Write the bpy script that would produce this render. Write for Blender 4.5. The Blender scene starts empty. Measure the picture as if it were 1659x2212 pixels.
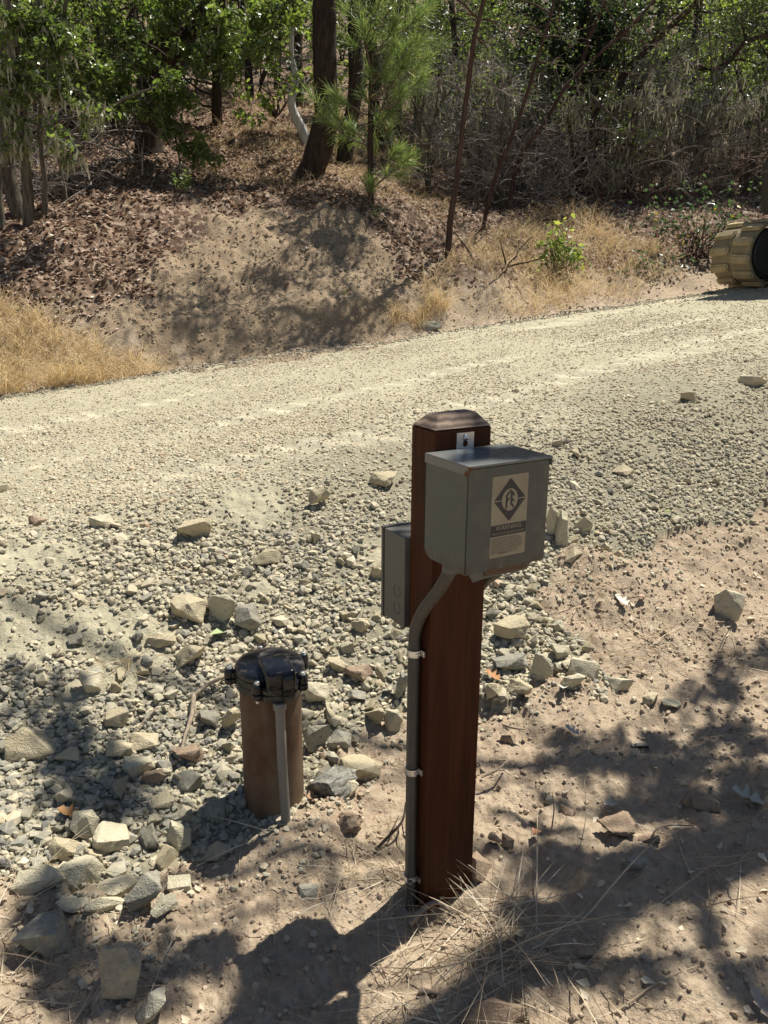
import bpy, bmesh, math, random
import numpy as np
from mathutils import Vector, Matrix
random.seed(7); RNG = np.random.default_rng(7)
scene = bpy.context.scene
COL = scene.collection
rad = math.radians

# ------------------------------------------------------------------ camera, sky, sun, exposure
PITCH, ROLL, F, CZ = 0.2781, 0.0052, 2517.0 / 2500.0, 1.4256      # F in image widths
cd = bpy.data.cameras.new('camera'); cam = bpy.data.objects.new('camera', cd); COL.objects.link(cam)
cd.sensor_fit = 'HORIZONTAL'; cd.sensor_width = 36; cd.lens = 36 * F
cd.clip_start = 0.02; cd.clip_end = 2000
cam.matrix_world = (Matrix.Translation((0, 0, CZ)) @ Matrix.Rotation(math.pi / 2 - PITCH, 4, 'X') @ Matrix.Rotation(ROLL, 4, 'Z'))
scene.camera = cam
SUN_EL, SUN_AZ = rad(64), rad(47)                                  # azimuth measured from +Y towards +X
sd = Vector((math.sin(SUN_AZ) * math.cos(SUN_EL), math.cos(SUN_AZ) * math.cos(SUN_EL), math.sin(SUN_EL)))
sl = bpy.data.lights.new('sun', 'SUN'); sl.energy = 5.0; sl.angle = rad(0.53); sl.color = (1.0, 0.95, 0.845)
so = bpy.data.objects.new('sun', sl); COL.objects.link(so)
so.rotation_euler = (-sd).to_track_quat('-Z', 'Y').to_euler(); so.location = (5, 8, 20)
w = bpy.data.worlds.new('World'); scene.world = w; w.use_nodes = True
nt = w.node_tree; nt.nodes.clear()
sky = nt.nodes.new('ShaderNodeTexSky'); sky.sky_type = 'NISHITA'; sky.sun_disc = False
sky.sun_elevation = SUN_EL; sky.sun_rotation = SUN_AZ; sky.altitude = 500; sky.dust_density = 1.0
bg = nt.nodes.new('ShaderNodeBackground'); bg.inputs['Strength'].default_value = 0.05
wo = nt.nodes.new('ShaderNodeOutputWorld')
nt.links.new(sky.outputs[0], bg.inputs[0]); nt.links.new(bg.outputs[0], wo.inputs[0])
scene.view_settings.view_transform = 'Standard'; scene.view_settings.look = 'None'
scene.view_settings.exposure = 0.62; scene.view_settings.gamma = 1.0
scene.cycles.max_bounces = 6; scene.cycles.transparent_max_bounces = 4
scene.cycles.diffuse_bounces = 2; scene.cycles.sample_clamp_indirect = 4

# ------------------------------------------------------------------ noise
def _h(ix, iy, iz=0, seed=0):
    n = (ix.astype(np.int64) * 374761393 + iy.astype(np.int64) * 668265263 + np.asarray(iz, dtype=np.int64) * 2147483647 + seed * 974634777) & 0xffffffff
    n = ((n ^ (n >> 13)) * 1274126177) & 0xffffffff
    n = (n ^ (n >> 16)) & 0xffffffff
    return n / 4294967295.0
def vnoise(x, y, seed=0):
    x = np.asarray(x, float); y = np.asarray(y, float)
    ix = np.floor(x); iy = np.floor(y); fx = x - ix; fy = y - iy
    fx = fx * fx * (3 - 2 * fx); fy = fy * fy * (3 - 2 * fy)
    a = _h(ix, iy, 0, seed); b = _h(ix + 1, iy, 0, seed); c = _h(ix, iy + 1, 0, seed); d = _h(ix + 1, iy + 1, 0, seed)
    return (a + (b - a) * fx + (c - a) * fy + (a - b - c + d) * fx * fy) * 2 - 1
def fbm(x, y, o=4, seed=0, gain=.5):
    s = 0; a = 1
    for k in range(o):
        s = s + a * vnoise(x * 1.0, y * 1.0, seed + k); x, y = (x * .8 - y * .6) * 2.03, (x * .6 + y * .8) * 2.03; a *= gain
    return s
def vnoise3(p, seed=0):
    i = np.floor(p); f = p - i; f = f * f * (3 - 2 * f); r = 0
    for dx in (0, 1):
        for dy in (0, 1):
            for dz in (0, 1):
                wgt = (f[:, 0] if dx else 1 - f[:, 0]) * (f[:, 1] if dy else 1 - f[:, 1]) * (f[:, 2] if dz else 1 - f[:, 2])
                r = r + wgt * _h(i[:, 0] + dx, i[:, 1] + dy, i[:, 2] + dz, seed)
    return r * 2 - 1
def sstep(a, b, x):
    t = np.clip((x - a) / (b - a), 0, 1); return t * t * (3 - 2 * t)

# ------------------------------------------------------------------ pixel <-> world (photo measured at 1659 x 2212)
def ray(px, py):
    u = (px - 829.5) / 1659 / F; v = (py - 1106) / 1659 / F
    c, s = math.cos(-ROLL), math.sin(-ROLL); u, v = u * c - v * s, u * s + v * c
    return np.array([u, math.cos(PITCH) - v * math.sin(PITCH), -math.sin(PITCH) - v * math.cos(PITCH)])
def P3(px, py, Y):
    d = ray(px, py); return np.array([d[0] / d[1] * Y, Y, CZ + d[2] / d[1] * Y])

# ------------------------------------------------------------------ terrain shape
LX, LY, LZ = -3.47, 7.0, 0.477
EX, EY = 0.935, 0.355
def sp(X, Y):
    return (X - LX) * EX + (Y - LY) * EY, -(X - LX) * EY + (Y - LY) * EX
def macro(X, Y):
    X = np.asarray(X, float); Y = np.asarray(Y, float)
    s, p = sp(X, Y)
    plane = LZ + .118 * np.clip(s, -12, 14)
    q = -(X + 1.05) * .309 + (Y - 1.83) * .951
    k = 8.0
    sq = np.logaddexp(0, k * q) / k
    z0 = -.022 * np.exp(-((X - .12) ** 2 + (Y - 1.5) ** 2) / .12) + .11 * np.logaddexp(0, 3 * np.clip(X - .25, -9, 9)) / 3 + .05 * (Y - 1.5) + .46 * sq
    near = -np.logaddexp(-9 * np.minimum(z0, 6), -9 * plane) / 9
    # beyond the far edge: shallow ditch, cut bank, hillside
    pp = np.maximum(p, 0)
    sl = .60 - .22 * sstep(4.0, 6.5, s) - .12 * (1 - sstep(-3, 1.2, s))
    brk = 2.9
    up = sl * np.minimum(pp, brk) + .33 * np.clip(pp - brk, 0, 32) + .62 * np.clip(pp - brk - 32, 0, 60)
    up = up * sstep(0, .7, pp) - .05 * sstep(0, .3, pp) * (1 - sstep(.3, .9, pp))
    near = near + up * 1.0
    # camera side falls away gently far behind
    return near - .05 * np.clip(-Y, 0, 30)
def hit(px, py):
    d = ray(px, py); t = np.geomspace(.6, 80, 1500)
    z = CZ + d[2] * t - macro(d[0] * t, d[1] * t)
    i = int(np.argmax(z < 0))
    if i == 0: i = len(t) - 1
    a = z[i - 1] / (z[i - 1] - z[i]); tt = t[i - 1] + (t[i] - t[i - 1]) * a
    return np.array([d[0] * tt, d[1] * tt, CZ + d[2] * tt])
def poly_world(pts): return [tuple(hit(*p)[:2]) for p in pts]
def inpoly(X, Y, poly):
    r = np.zeros(X.shape, bool); n = len(poly)
    for i in range(n):
        x1, y1 = poly[i]; x2, y2 = poly[(i + 1) % n]
        if y1 == y2: continue
        c = ((y1 > Y) != (y2 > Y)) & (X < (x2 - x1) * (Y - y1) / (y2 - y1) + x1); r ^= c
    return r
gp = poly_world([(-260, 1990), (-60, 1900), (60, 1960), (150, 1990), (330, 1990), (400, 1900), (480, 1850), (560, 1790), (640, 1735), (720, 1660), (800, 1600), (880, 1560), (1040, 1505),
                 (1180, 1500), (1290, 1490), (1330, 1455), (1270, 1400), (1190, 1340), (1180, 1260), (1260, 1205), (1400, 1195), (1490, 1165), (1580, 1120), (1680, 1030), (1900, 900)])
GPOLY = gp + [(9., 7.), (30., 14.), (30., 60.), (-30., 60.), (-30., -10.), (-6., 0.)]
far_bare = poly_world([(230, 700), (330, 600), (430, 480), (640, 455), (800, 470), (880, 560), (890, 640), (830, 740), (600, 790), (420, 800), (300, 740)])
def masks(X, Y):
    s, p = sp(X, Y)
    jx = fbm(X * 5, Y * 5, 4, 11) * .085; jy = fbm(X * 5, Y * 5, 4, 17) * .085
    g = inpoly(X + jx, Y + jy, GPOLY) & (p < .04 + .05 * fbm(X * 2.5, Y * 2.5, 2, 5))
    bare = inpoly(X + jx * 3, Y + jy * 3, far_bare)
    lit = (p > .3) & ~bare
    # a sliver of dry soil showing through the gravel on the bank
    return g, lit, bare
TRK = [(-1.98, .20), (-4.55, .26), (-3.45, .13)]
def track_mask(X, Y):
    s, p = sp(X, Y); wob = .06 * fbm(s * .5, p * .1, 2, 31)
    m = np.zeros(X.shape)
    for c, wd in TRK:
        c2 = c + .25 * s
        m = np.maximum(m, 1 - sstep(wd * .5, wd * 1.1, np.abs(p - c2 - wob)))
    brk = sstep(-.35, .55, fbm(s * 1.1, p * 4, 4, 41)) * .9
    return m * brk * (p < 0) * (p > -4.9)
DUST = [(*hit(px, py)[:2], r) for px, py, r in ((285, 1385, .20), (235, 1440, .13), (90, 1340, .17), (30, 1215, .2), (520, 1090, .16), (560, 1270, .09), (850, 1200, .12))]
def dusty(X, Y):
    m = 0 * X
    for x, y, r in DUST: m = np.maximum(m, 1 - sstep(r * .6, r * 1.25, np.hypot((X - x) * .85, Y - y) + .07 * fbm(X * 6, Y * 6, 3, 301)))
    return m
def detail(X, Y):
    s, p = sp(X, Y); g, lit, bare = masks(X, Y)
    d = np.sqrt(X * X + Y * Y)
    gf = g.astype(float)
    clod = np.maximum(fbm(X * 14, Y * 14, 4, 3), -.3)
    h = (1 - gf) * (.017 * clod + .028 * fbm(X * 3.2, Y * 3.2, 3, 8) + .03 * fbm(X * 1.3, Y * 1.3, 2, 18) + .0045 * np.maximum(fbm(X * 45, Y * 45, 3, 9), -.2) + .006 * np.maximum(fbm(X * 110, Y * 110, 2, 10), 0) * (Y < 4)) * (1 - .0 * gf)
    h += gf * (.010 * fbm(X * 5, Y * 5, 3, 21) + .003 * fbm(X * 50, Y * 50, 2, 23) + .018 * fbm(X * 1.1, Y * 1.1, 2, 29))
    h += dusty(X, Y) * .012 * np.maximum(fbm(X * 18, Y * 18, 4, 305), -.4)
    tm = track_mask(X, Y)
    h += -tm * .015 + tm * .018 * np.sin((s + .6 * p) * 2 * math.pi / .21)
    far = sstep(.2, 1.2, p)
    h += far * (.10 * fbm(X * .9, Y * .9, 4, 51) + .05 * np.maximum(0, fbm(X * 4, Y * 4, 3, 53)) + .04 * np.maximum(fbm(X * 9, Y * 9, 4, 55), -.2) + .016 * np.maximum(fbm(X * 26, Y * 26, 2, 57), -.1))
    keep = 1 - np.exp(-((X - .14) ** 2 + (Y - 1.53) ** 2) / .03) - np.exp(-((X + .30) ** 2 + (Y - 1.88) ** 2) / .03)
    h = h * np.clip(keep, .1, 1)
    # mound of dug soil round the post foot and beside the casing, with a small hole
    h += .01 * np.exp(-((X - .20) ** 2 + (Y - 1.36) ** 2) / .006) + .02 * np.exp(-((X - .0) ** 2 + (Y - 1.62) ** 2) / .004) - .012 * np.exp(-((X - .12) ** 2 + (Y - 1.50) ** 2) / .004)
    h += .035 * np.exp(-((X + .15) ** 2 + (Y - 1.78) ** 2) / .008)
    h -= .03 * np.exp(-((X + .42) ** 2 + (Y - 1.78) ** 2) / .012)
    return h
def H(X, Y): return macro(X, Y) + detail(np.asarray(X, float), np.asarray(Y, float))
def Hs(x, y): return float(H(np.array([x]), np.array([y]))[0])
def hitd(px, py):
    p = hit(px, py); return np.array([p[0], p[1], Hs(p[0], p[1])])

# ------------------------------------------------------------------ materials
class NT:
    def __init__(s, name):
        s.m = bpy.data.materials.new(name); s.m.use_nodes = True; s.t = s.m.node_tree; s.t.nodes.clear()
        s.out = s.n('ShaderNodeOutputMaterial'); s.b = s.n('ShaderNodeBsdfPrincipled'); s.l(s.b.outputs[0], s.out.inputs[0])
        s.tc = s.n('ShaderNodeTexCoord')
    def n(s, t, **k):
        x = s.t.nodes.new(t)
        for a, b in k.items(): setattr(x, a, b)
        return x
    def l(s, a, b): s.t.links.new(a, b)
    def setv(s, inp, v):
        if hasattr(v, 'is_output') or isinstance(v, bpy.types.NodeSocket): s.l(v, inp)
        else:
            if isinstance(v, (tuple, list)) and len(v) == 3 and inp.type == 'RGBA': v = (*v, 1)
            inp.default_value = v
    def noise(s, scale, detail=4, rough=.55, vec=None, stretch=None, dist=0):
        x = s.n('ShaderNodeTexNoise'); x.inputs['Scale'].default_value = scale; x.inputs['Detail'].default_value = detail
        x.inputs['Roughness'].default_value = rough; x.inputs['Distortion'].default_value = dist
        v = vec or s.tc.outputs['Object']
        if stretch:
            mp = s.n('ShaderNodeMapping'); mp.inputs['Scale'].default_value = stretch; s.l(v, mp.inputs[0]); v = mp.outputs[0]
        s.l(v, x.inputs['Vector']); return x.outputs['Fac']
    def ramp(s, fac, stops, interp='LINEAR'):
        r = s.n('ShaderNodeValToRGB'); r.color_ramp.interpolation = interp
        while len(r.color_ramp.elements) < len(stops): r.color_ramp.elements.new(.5)
        for e, (p, c) in zip(r.color_ramp.elements, stops):
            e.position = p; e.color = (*c, 1) if isinstance(c, tuple) else (c, c, c, 1)
        s.l(fac, r.inputs[0]); return r.outputs[0]
    def mix(s, fac, a, b, mode='MIX'):
        x = s.n('ShaderNodeMix', data_type='RGBA', blend_type=mode)
        s.setv(x.inputs[0], fac); s.setv(x.inputs[6], a); s.setv(x.inputs[7], b); return x.outputs[2]
    def math(s, op, a, b=0.0, clamp=False):
        x = s.n('ShaderNodeMath', operation=op); x.use_clamp = clamp; s.setv(x.inputs[0], a); s.setv(x.inputs[1], b); return x.outputs[0]
    def attr(s, name):
        x = s.n('ShaderNodeAttribute'); x.attribute_name = name; return x.outputs['Fac']
    def bump(s, h, strength=.5, dist=.01, normal=None):
        x = s.n('ShaderNodeBump'); x.inputs['Strength'].default_value = strength; x.inputs['Distance'].default_value = dist
        s.l(h, x.inputs['Height'])
        if normal: s.l(normal, x.inputs['Normal'])
        s.l(x.outputs[0], s.b.inputs['Normal']); return x.outputs[0]
    def base(s, c, rough=.8, metal=0, spec=.5):
        s.setv(s.b.inputs['Base Color'], c); s.setv(s.b.inputs['Roughness'], rough); s.b.inputs['Metallic'].default_value = metal
        s.b.inputs['Specular IOR Level'].default_value = spec
        return s.m
M = {}
def build_materials():
    # ground
    k = NT('ground_soil'); g = k.attr('gravel'); lt = k.attr('litter'); br = k.attr('bare'); tr = k.attr('track'); bk = k.attr('bank')
    n1 = k.noise(2.3, 5); n2 = k.noise(35, 6, .65); n3 = k.noise(160, 4, .7)
    dirt = k.mix(k.ramp(n1, [(.3, 0.), (.7, 1.)]), (.30, .22, .152), (.40, .312, .22))
    dirt = k.mix(k.ramp(n2, [(.35, 0.), (.75, 1.)]), dirt, (.47, .385, .28))
    bare = k.mix(k.ramp(n1, [(.35, 0.), (.65, 1.)]), (.26, .19, .125), (.34, .265, .175))
    bare = k.mix(k.ramp(n2, [(.4, 0.), (.6, .5)]), bare, (.30, .22, .15))
    fines = k.mix(n1, (.41, .372, .258), (.49, .447, .325)); fines = k.mix(k.ramp(n3, [(.48, 0.), (.62, .8)]), fines, (.31, .285, .205)); fines = k.mix(k.ramp(n2, [(.5, 0.), (.75, .5)]), fines, (.36, .33, .24))
    fines = k.mix(bk, fines, k.mix(n2, (.22, .20, .145), (.36, .325, .23))); fines = k.mix(k.math('MULTIPLY', tr, .9), fines, (.60, .545, .40))  # bank fines darkened to paint in the shade of gaps between stones
    leafm = k.mix(k.ramp(n2, [(.4, 0.), (.6, 1.)]), (.07, .042, .028), (.19, .13, .085)); leafm = k.mix(k.ramp(k.noise(1.1, 4), [(.45, 0.), (.65, .7)]), leafm, (.16, .14, .07))
    vo = k.n('ShaderNodeTexVoronoi'); vo.inputs['Scale'].default_value = 21; k.l(k.tc.outputs['Object'], vo.inputs['Vector']); sx = k.n('ShaderNodeSeparateColor'); k.l(vo.outputs['Color'], sx.inputs[0])
    leafm = k.mix(.75, leafm, k.ramp(sx.outputs[0], [(0, (.06, .035, .025)), (.45, (.14, .085, .06)), (.75, (.29, .20, .145)), (1, (.46, .36, .28))]))
    c = k.mix(g, dirt, fines); c = k.mix(br, c, bare); c = k.mix(lt, c, leafm)
    k.bump(k.math('ADD', k.math('MULTIPLY', n2, 1.2), k.math('MULTIPLY', n3, .5)), .8, .014)
    M['ground'] = k.base(c, .95, spec=.15)
    # small stones, each with its own tint
    def stone(nm, cols, sc=60, dark=.8, dust=(.50, .43, .29)):
        k = NT(nm); t = k.attr('tint'); n = k.noise(sc, 4)
        c = k.ramp(t, cols)
        c = k.mix(k.math('MULTIPLY', k.ramp(n, [(.35, 0.), (.7, 1.)]), .45), c, dust)
        k.bump(k.noise(sc * 3, 4, .6), .3, .004); return k.base(c, .9, spec=.2)
    M['gravel'] = stone('gravel_stone', [(0, (.15, .15, .14)), (.25, (.27, .265, .225)), (.5, (.39, .352, .262)), (.75, (.51, .452, .325)), (.93, (.60, .55, .43)), (.96, (.40, .28, .19)), (1, (.46, .36, .25))])
    M['clod'] = stone('soil_clod', [(0, (.27, .20, .14)), (.5, (.37, .295, .21)), (1, (.46, .38, .275))], 80, dust=(.42, .32, .23))
    def rock(nm, a, b, dust, sc=9):
        k = NT(nm); n = k.noise(sc, 6, .6); m = k.noise(sc * 6, 6, .7)
        c = k.mix(k.ramp(n, [(.35, 0.), (.65, 1.)]), a, b); c = k.mix(k.ramp(m, [(.45, 0.), (.75, .8)]), c, dust)
        c = k.mix(k.ramp(k.noise(sc * 2.2, 5, .7, dist=1.), [(.55, 0.), (.62, .55)]), c, tuple(q * .55 for q in a))
        k.bump(k.math('ADD', m, k.noise(sc * 25, 3, .6)), .6, .008); return k.base(c, .92, spec=.18)
    M['rock_tan'] = rock('rock_tan', (.42, .36, .235), (.50, .43, .29), (.55, .48, .34))
    M['rock_pale'] = rock('rock_pale', (.46, .42, .30), (.54, .485, .35), (.60, .54, .40))
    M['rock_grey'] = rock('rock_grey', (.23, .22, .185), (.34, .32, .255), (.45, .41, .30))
    M['rock_brown'] = rock('rock_brown', (.25, .18, .125), (.36, .27, .19), (.43, .33, .24))
    M['rock_rough'] = rock('rock_rough', (.07, .07, .065), (.34, .33, .29), (.52, .48, .40), 22)
    # vegetation
    def leaf(nm, cols, trans=.35, rough=.5, spec=.4):
        k = NT(nm); t = k.attr('tint'); c = k.ramp(t, cols); k.base(c, rough, spec=spec)
        tb = k.n('ShaderNodeBsdfTranslucent'); k.l(k.mix(1., c, (1.55, 1.6, .8) if cols[0][1][1] > cols[0][1][0] else (1.15, 1.08, .95), 'MULTIPLY'), tb.inputs[0])
        ms = k.n('ShaderNodeMixShader'); ms.inputs[0].default_value = trans
        k.l(k.b.outputs[0], ms.inputs[1]); k.l(tb.outputs[0], ms.inputs[2]); k.l(ms.outputs[0], k.out.inputs[0]); return k.m
    M['oak_leaf'] = leaf('oak_leaf', [(0, (.04, .06, .025)), (.5, (.11, .16, .05)), (.9, (.19, .25, .085)), (1, (.26, .29, .10))], .45, .33, .55)
    M['live_leaf'] = leaf('evergreen_leaf', [(0, (.03, .05, .025)), (.6, (.085, .12, .05)), (1, (.15, .18, .09))], .4, .4, .5)
    M['lime_leaf'] = leaf('lime_leaf', [(0, (.10, .15, .045)), (.6, (.20, .27, .08)), (1, (.36, .37, .12))], .5, .45)
    M['dark_leaf'] = leaf('conifer_leaf', [(0, (.01, .025, .012)), (1, (.03, .06, .025))], .2, .55)
    M['needle'] = leaf('pine_needle', [(0, (.10, .15, .07)), (.6, (.19, .26, .12)), (.9, (.28, .33, .15)), (1, (.40, .28, .12))], .45, .4)
    M['bramble'] = leaf('bramble_leaf', [(0, (.03, .06, .03)), (.6, (.07, .13, .07)), (.93, (.13, .2, .11)), (1, (.4, .32, .04))], .3, .4)
    M['lichen'] = leaf('lichen', [(0, (.22, .22, .16)), (1, (.45, .44, .33))], .3, .9, .1)
    M['litter'] = leaf('fallen_leaf', [(0, (.10, .055, .038)), (.35, (.22, .13, .09)), (.7, (.38, .26, .19)), (.9, (.55, .42, .35)), (1, (.65, .57, .48))], .12, .6, .3)
    M['straw'] = leaf('dry_grass', [(0, (.40, .30, .16)), (.5, (.68, .53, .31)), (1, (.82, .72, .50))], .35, .6, .3)
    M['straw_pale'] = leaf('pale_straw', [(0, (.32, .25, .17)), (.6, (.56, .47, .34)), (1, (.72, .65, .51))], .3, .6, .3)
    def bark(nm, a, b, sc=30, bmp=.6, st=(1, 1, .15)):
        k = NT(nm); n = k.noise(sc, 5, .65, stretch=st); m = k.noise(5, 3)
        c = k.mix(k.ramp(n, [(.35, 0.), (.65, 1.)]), a, b); c = k.mix(k.math('MULTIPLY', m, .5), c, a)
        k.bump(n, bmp, .03); return k.base(c, .9, spec=.15)
    M['bark'] = bark('dark_bark', (.028, .02, .015), (.085, .062, .048))
    M['bark_lichen'] = bark('lichen_bark', (.06, .05, .04), (.20, .18, .14))
    M['bark_red'] = bark('red_bark', (.045, .026, .02), (.12, .075, .06), 20, .3)
    M['bark_white'] = bark('bleached_wood', (.40, .39, .37), (.78, .77, .75), 26, .5)
    M['twig'] = bark('grey_twig', (.19, .165, .15), (.42, .38, .35), 20, .2)
    M['twig_brown'] = bark('brown_twig', (.10, .075, .06), (.25, .19, .15), 20, .2)
    M['stick'] = bark('weathered_stick', (.22, .17, .12), (.42, .35, .27), 60, .3)
    # post
    k = NT('stained_wood'); xyz = k.n('ShaderNodeSeparateXYZ'); k.l(k.tc.outputs['Object'], xyz.inputs[0])
    g1 = k.noise(9, 5, .6, stretch=(6, 6, .35), dist=.6); g2 = k.noise(70, 3, .6, stretch=(4, 4, .12))
    c = k.mix(k.ramp(g1, [(.3, 0.), (.7, 1.)]), (.036, .011, .004), (.095, .030, .009)); c = k.mix(k.math('MULTIPLY', g2, .5), c, (.03, .010, .004))
    knot = k.ramp(k.noise(2.6, 2, .4, stretch=(3, 3, 1.6)), [(.62, 0.), (.72, .75)]); c = k.mix(knot, c, (.06, .02, .01))
    xx = k.math('MULTIPLY', k.math('ADD', xyz.outputs[0], xyz.outputs[1]), 1 / .0115)
    colid = k.math('FLOOR', xx); fx = k.math('FRACT', xx)
    wn = k.n('ShaderNodeTexWhiteNoise', noise_dimensions='1D'); k.l(colid, wn.inputs['W'])
    fz = k.math('FRACT', k.math('ADD', k.math('MULTIPLY', xyz.outputs[2], 1 / .024), wn.outputs['Value']))
    dash = k.math('MULTIPLY', k.math('LESS_THAN', fx, .11), k.math('LESS_THAN', fz, .42))
    dash = k.math('MULTIPLY', dash, k.math('GREATER_THAN', wn.outputs['Value'], .35))
    c = k.mix(k.math('MULTIPLY', dash, .8), c, (.025, .01, .006))
    k.bump(k.math('SUBTRACT', k.math('MULTIPLY', g2, .5), dash), .35, .002); M['wood'] = k.base(c, .65, spec=.18)
    k = NT('weathered_end_grain'); wv = k.n('ShaderNodeTexWave', wave_type='RINGS', rings_direction='Y'); wv.inputs['Scale'].default_value = 26; wv.inputs['Distortion'].default_value = 3.5
    wv.inputs['Detail'].default_value = 2; mp = k.n('ShaderNodeMapping'); mp.inputs['Location'].default_value = (-.10, 0, .03); k.l(k.tc.outputs['Object'], mp.inputs[0]); k.l(mp.outputs[0], wv.inputs[0])
    c = k.mix(wv.outputs['Fac'], (.11, .075, .055), (.36, .26, .19)); c = k.mix(k.math('MULTIPLY', k.noise(30, 4), .35), c, (.20, .17, .15))
    k.bump(wv.outputs['Fac'], .3, .002); M['endgrain'] = k.base(c, .8, spec=.25)
    # metals and plastics
    def paint(nm, col, rough=.45, dirt=(.25, .19, .12), amt=.5, edge=None):
        k = NT(nm); n = k.noise(14, 6, .65); f = k.noise(90, 4, .6)
        c = k.mix(k.math('MULTIPLY', k.ramp(n, [(.5, 0.), (.78, 1.)]), amt), col, dirt)
        xyz = k.n('ShaderNodeSeparateXYZ'); k.l(k.tc.outputs['Object'], xyz.inputs[0])
        if edge:   # grime that collected along the bottom edge
            z0, z1 = edge; mr = k.n('ShaderNodeMapRange'); mr.inputs['From Min'].default_value = z1; mr.inputs['From Max'].default_value = z0
            k.l(xyz.outputs[2], mr.inputs[0]); e = k.math('MULTIPLY', mr.outputs[0], k.ramp(k.noise(40, 5, .7, stretch=(1, 1, .35)), [(.40, 0.), (.58, 1.)]))
            c = k.mix(e, c, (.06, .038, .022))
        k.bump(f, .06, .002); k.setv(k.b.inputs['Roughness'], k.ramp(n, [(.3, rough * .8), (.7, rough * 1.3)]))
        m = k.base(c, rough, spec=.5); k.setv(k.b.inputs['Roughness'], k.ramp(n, [(.3, rough * .8), (.7, min(1, rough * 1.3))])); return m
    M['box_paint'] = paint('grey_enamel', (.064, .075, .071), .38, (.30, .24, .17), .35, (.902, .935))  # enamel darkened to paint in shade on the body; lid copy stays lighter
    M['lid_paint'] = paint('grey_enamel_lid', (.13, .14, .14), .27, (.25, .2, .15), .3)
    M['box_grey'] = paint('grey_powder_coat', (.10, .103, .095), .45, (.3, .25, .2), .25)
    M['dark_gap'] = NT('dark_gap').base((.02, .02, .02), .8)
    M['grime'] = paint('rusty_grime', (.12, .075, .045), .85, (.30, .25, .19), .9)
    M['rust'] = paint('rust_spot', (.16, .065, .03), .9, (.07, .03, .02), .8)
    k = NT('galvanised_steel'); n = k.noise(60, 4); M['zinc'] = k.base(k.mix(n, (.55, .56, .57), (.72, .73, .74)), .33, 1.0)
    k = NT('flexible_conduit'); xyz = k.n('ShaderNodeSeparateXYZ'); k.l(k.tc.outputs['Object'], xyz.inputs[0])
    rb = k.math('SINE', k.math('MULTIPLY', xyz.outputs[2], 1600)); c = k.mix(k.noise(50, 4), (.035, .032, .028), (.075, .068, .058))
    k.bump(rb, .35, .0015); M['conduit'] = k.base(c, .34, spec=.6)
    k = NT('pale_flexible_conduit'); xyz = k.n('ShaderNodeSeparateXYZ'); k.l(k.tc.outputs['Object'], xyz.inputs[0])
    rb = k.math('SINE', k.math('MULTIPLY', xyz.outputs[2], 1300)); c = k.mix(k.noise(50, 4), (.19, .18, .16), (.27, .255, .225))
    k.bump(rb, .3, .0015); M['conduit_pale'] = k.base(c, .45, spec=.4)
    k = NT('rusty_steel_casing'); n = k.noise(11, 7, .7, stretch=(1, 1, .6)); f = k.noise(60, 5, .7); st = k.noise(8, 3, .5, stretch=(1., 1., .35))
    c = k.mix(k.ramp(n, [(.35, 0.), (.65, 1.)]), (.095, .036, .018), (.165, .115, .072)); c = k.mix(k.ramp(st, [(.40, 0.), (.70, .6)]), c, (.24, .185, .115))
    c = k.mix(k.ramp(f, [(.55, 0.), (.75, .6)]), c, (.11, .045, .025)); k.bump(f, .35, .004); M['casing'] = k.base(c, .75, spec=.3)
    k = NT('black_enamel'); n = k.noise(9, 6, .7, dist=1.5); d = k.ramp(n, [(.56, 0.), (.70, 1.)])
    c = k.mix(k.math('MULTIPLY', d, .45), (.008, .009, .013), (.30, .26, .21)); k.base(c, .2); k.setv(k.b.inputs['Roughness'], k.ramp(n, [(.45, .12), (.65, .6)])); M['cap_black'] = k.m
    k = NT('black_plastic'); M['black'] = k.base(k.mix(k.noise(20, 4), (.012, .012, .013), (.035, .033, .03)), .3)
    k = NT('sticker_paper'); n = k.noise(25, 5); M['sticker'] = k.base(k.mix(k.ramp(n, [(.4, 0.), (.75, .6)]), (.30, .275, .20), (.22, .17, .11)), .5)
    M['ink'] = NT('black_ink').base((.018, .02, .026), .45)
    k = NT('dusty_rubber'); n = k.noise(12, 5, .6); M['rubber'] = k.base(k.mix(k.ramp(n, [(.3, 0.), (.7, 1.)]), (.32, .265, .155), (.50, .42, .27)), .9, spec=.15)
    k = NT('dusty_belt_rubber'); M['belt'] = k.base(k.mix(k.noise(9, 5), (.19, .16, .105), (.36, .305, .20)), .9, spec=.15)
    k = NT('black_steel'); M['steel_dark'] = k.base(k.mix(k.noise(10, 5), (.02, .02, .02), (.08, .075, .06)), .6)
    k = NT('grey_machine_paint'); M['machine_grey'] = k.base(k.mix(k.noise(8, 5), (.03, .031, .03), (.06, .06, .055)), .5)
build_materials()

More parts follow.
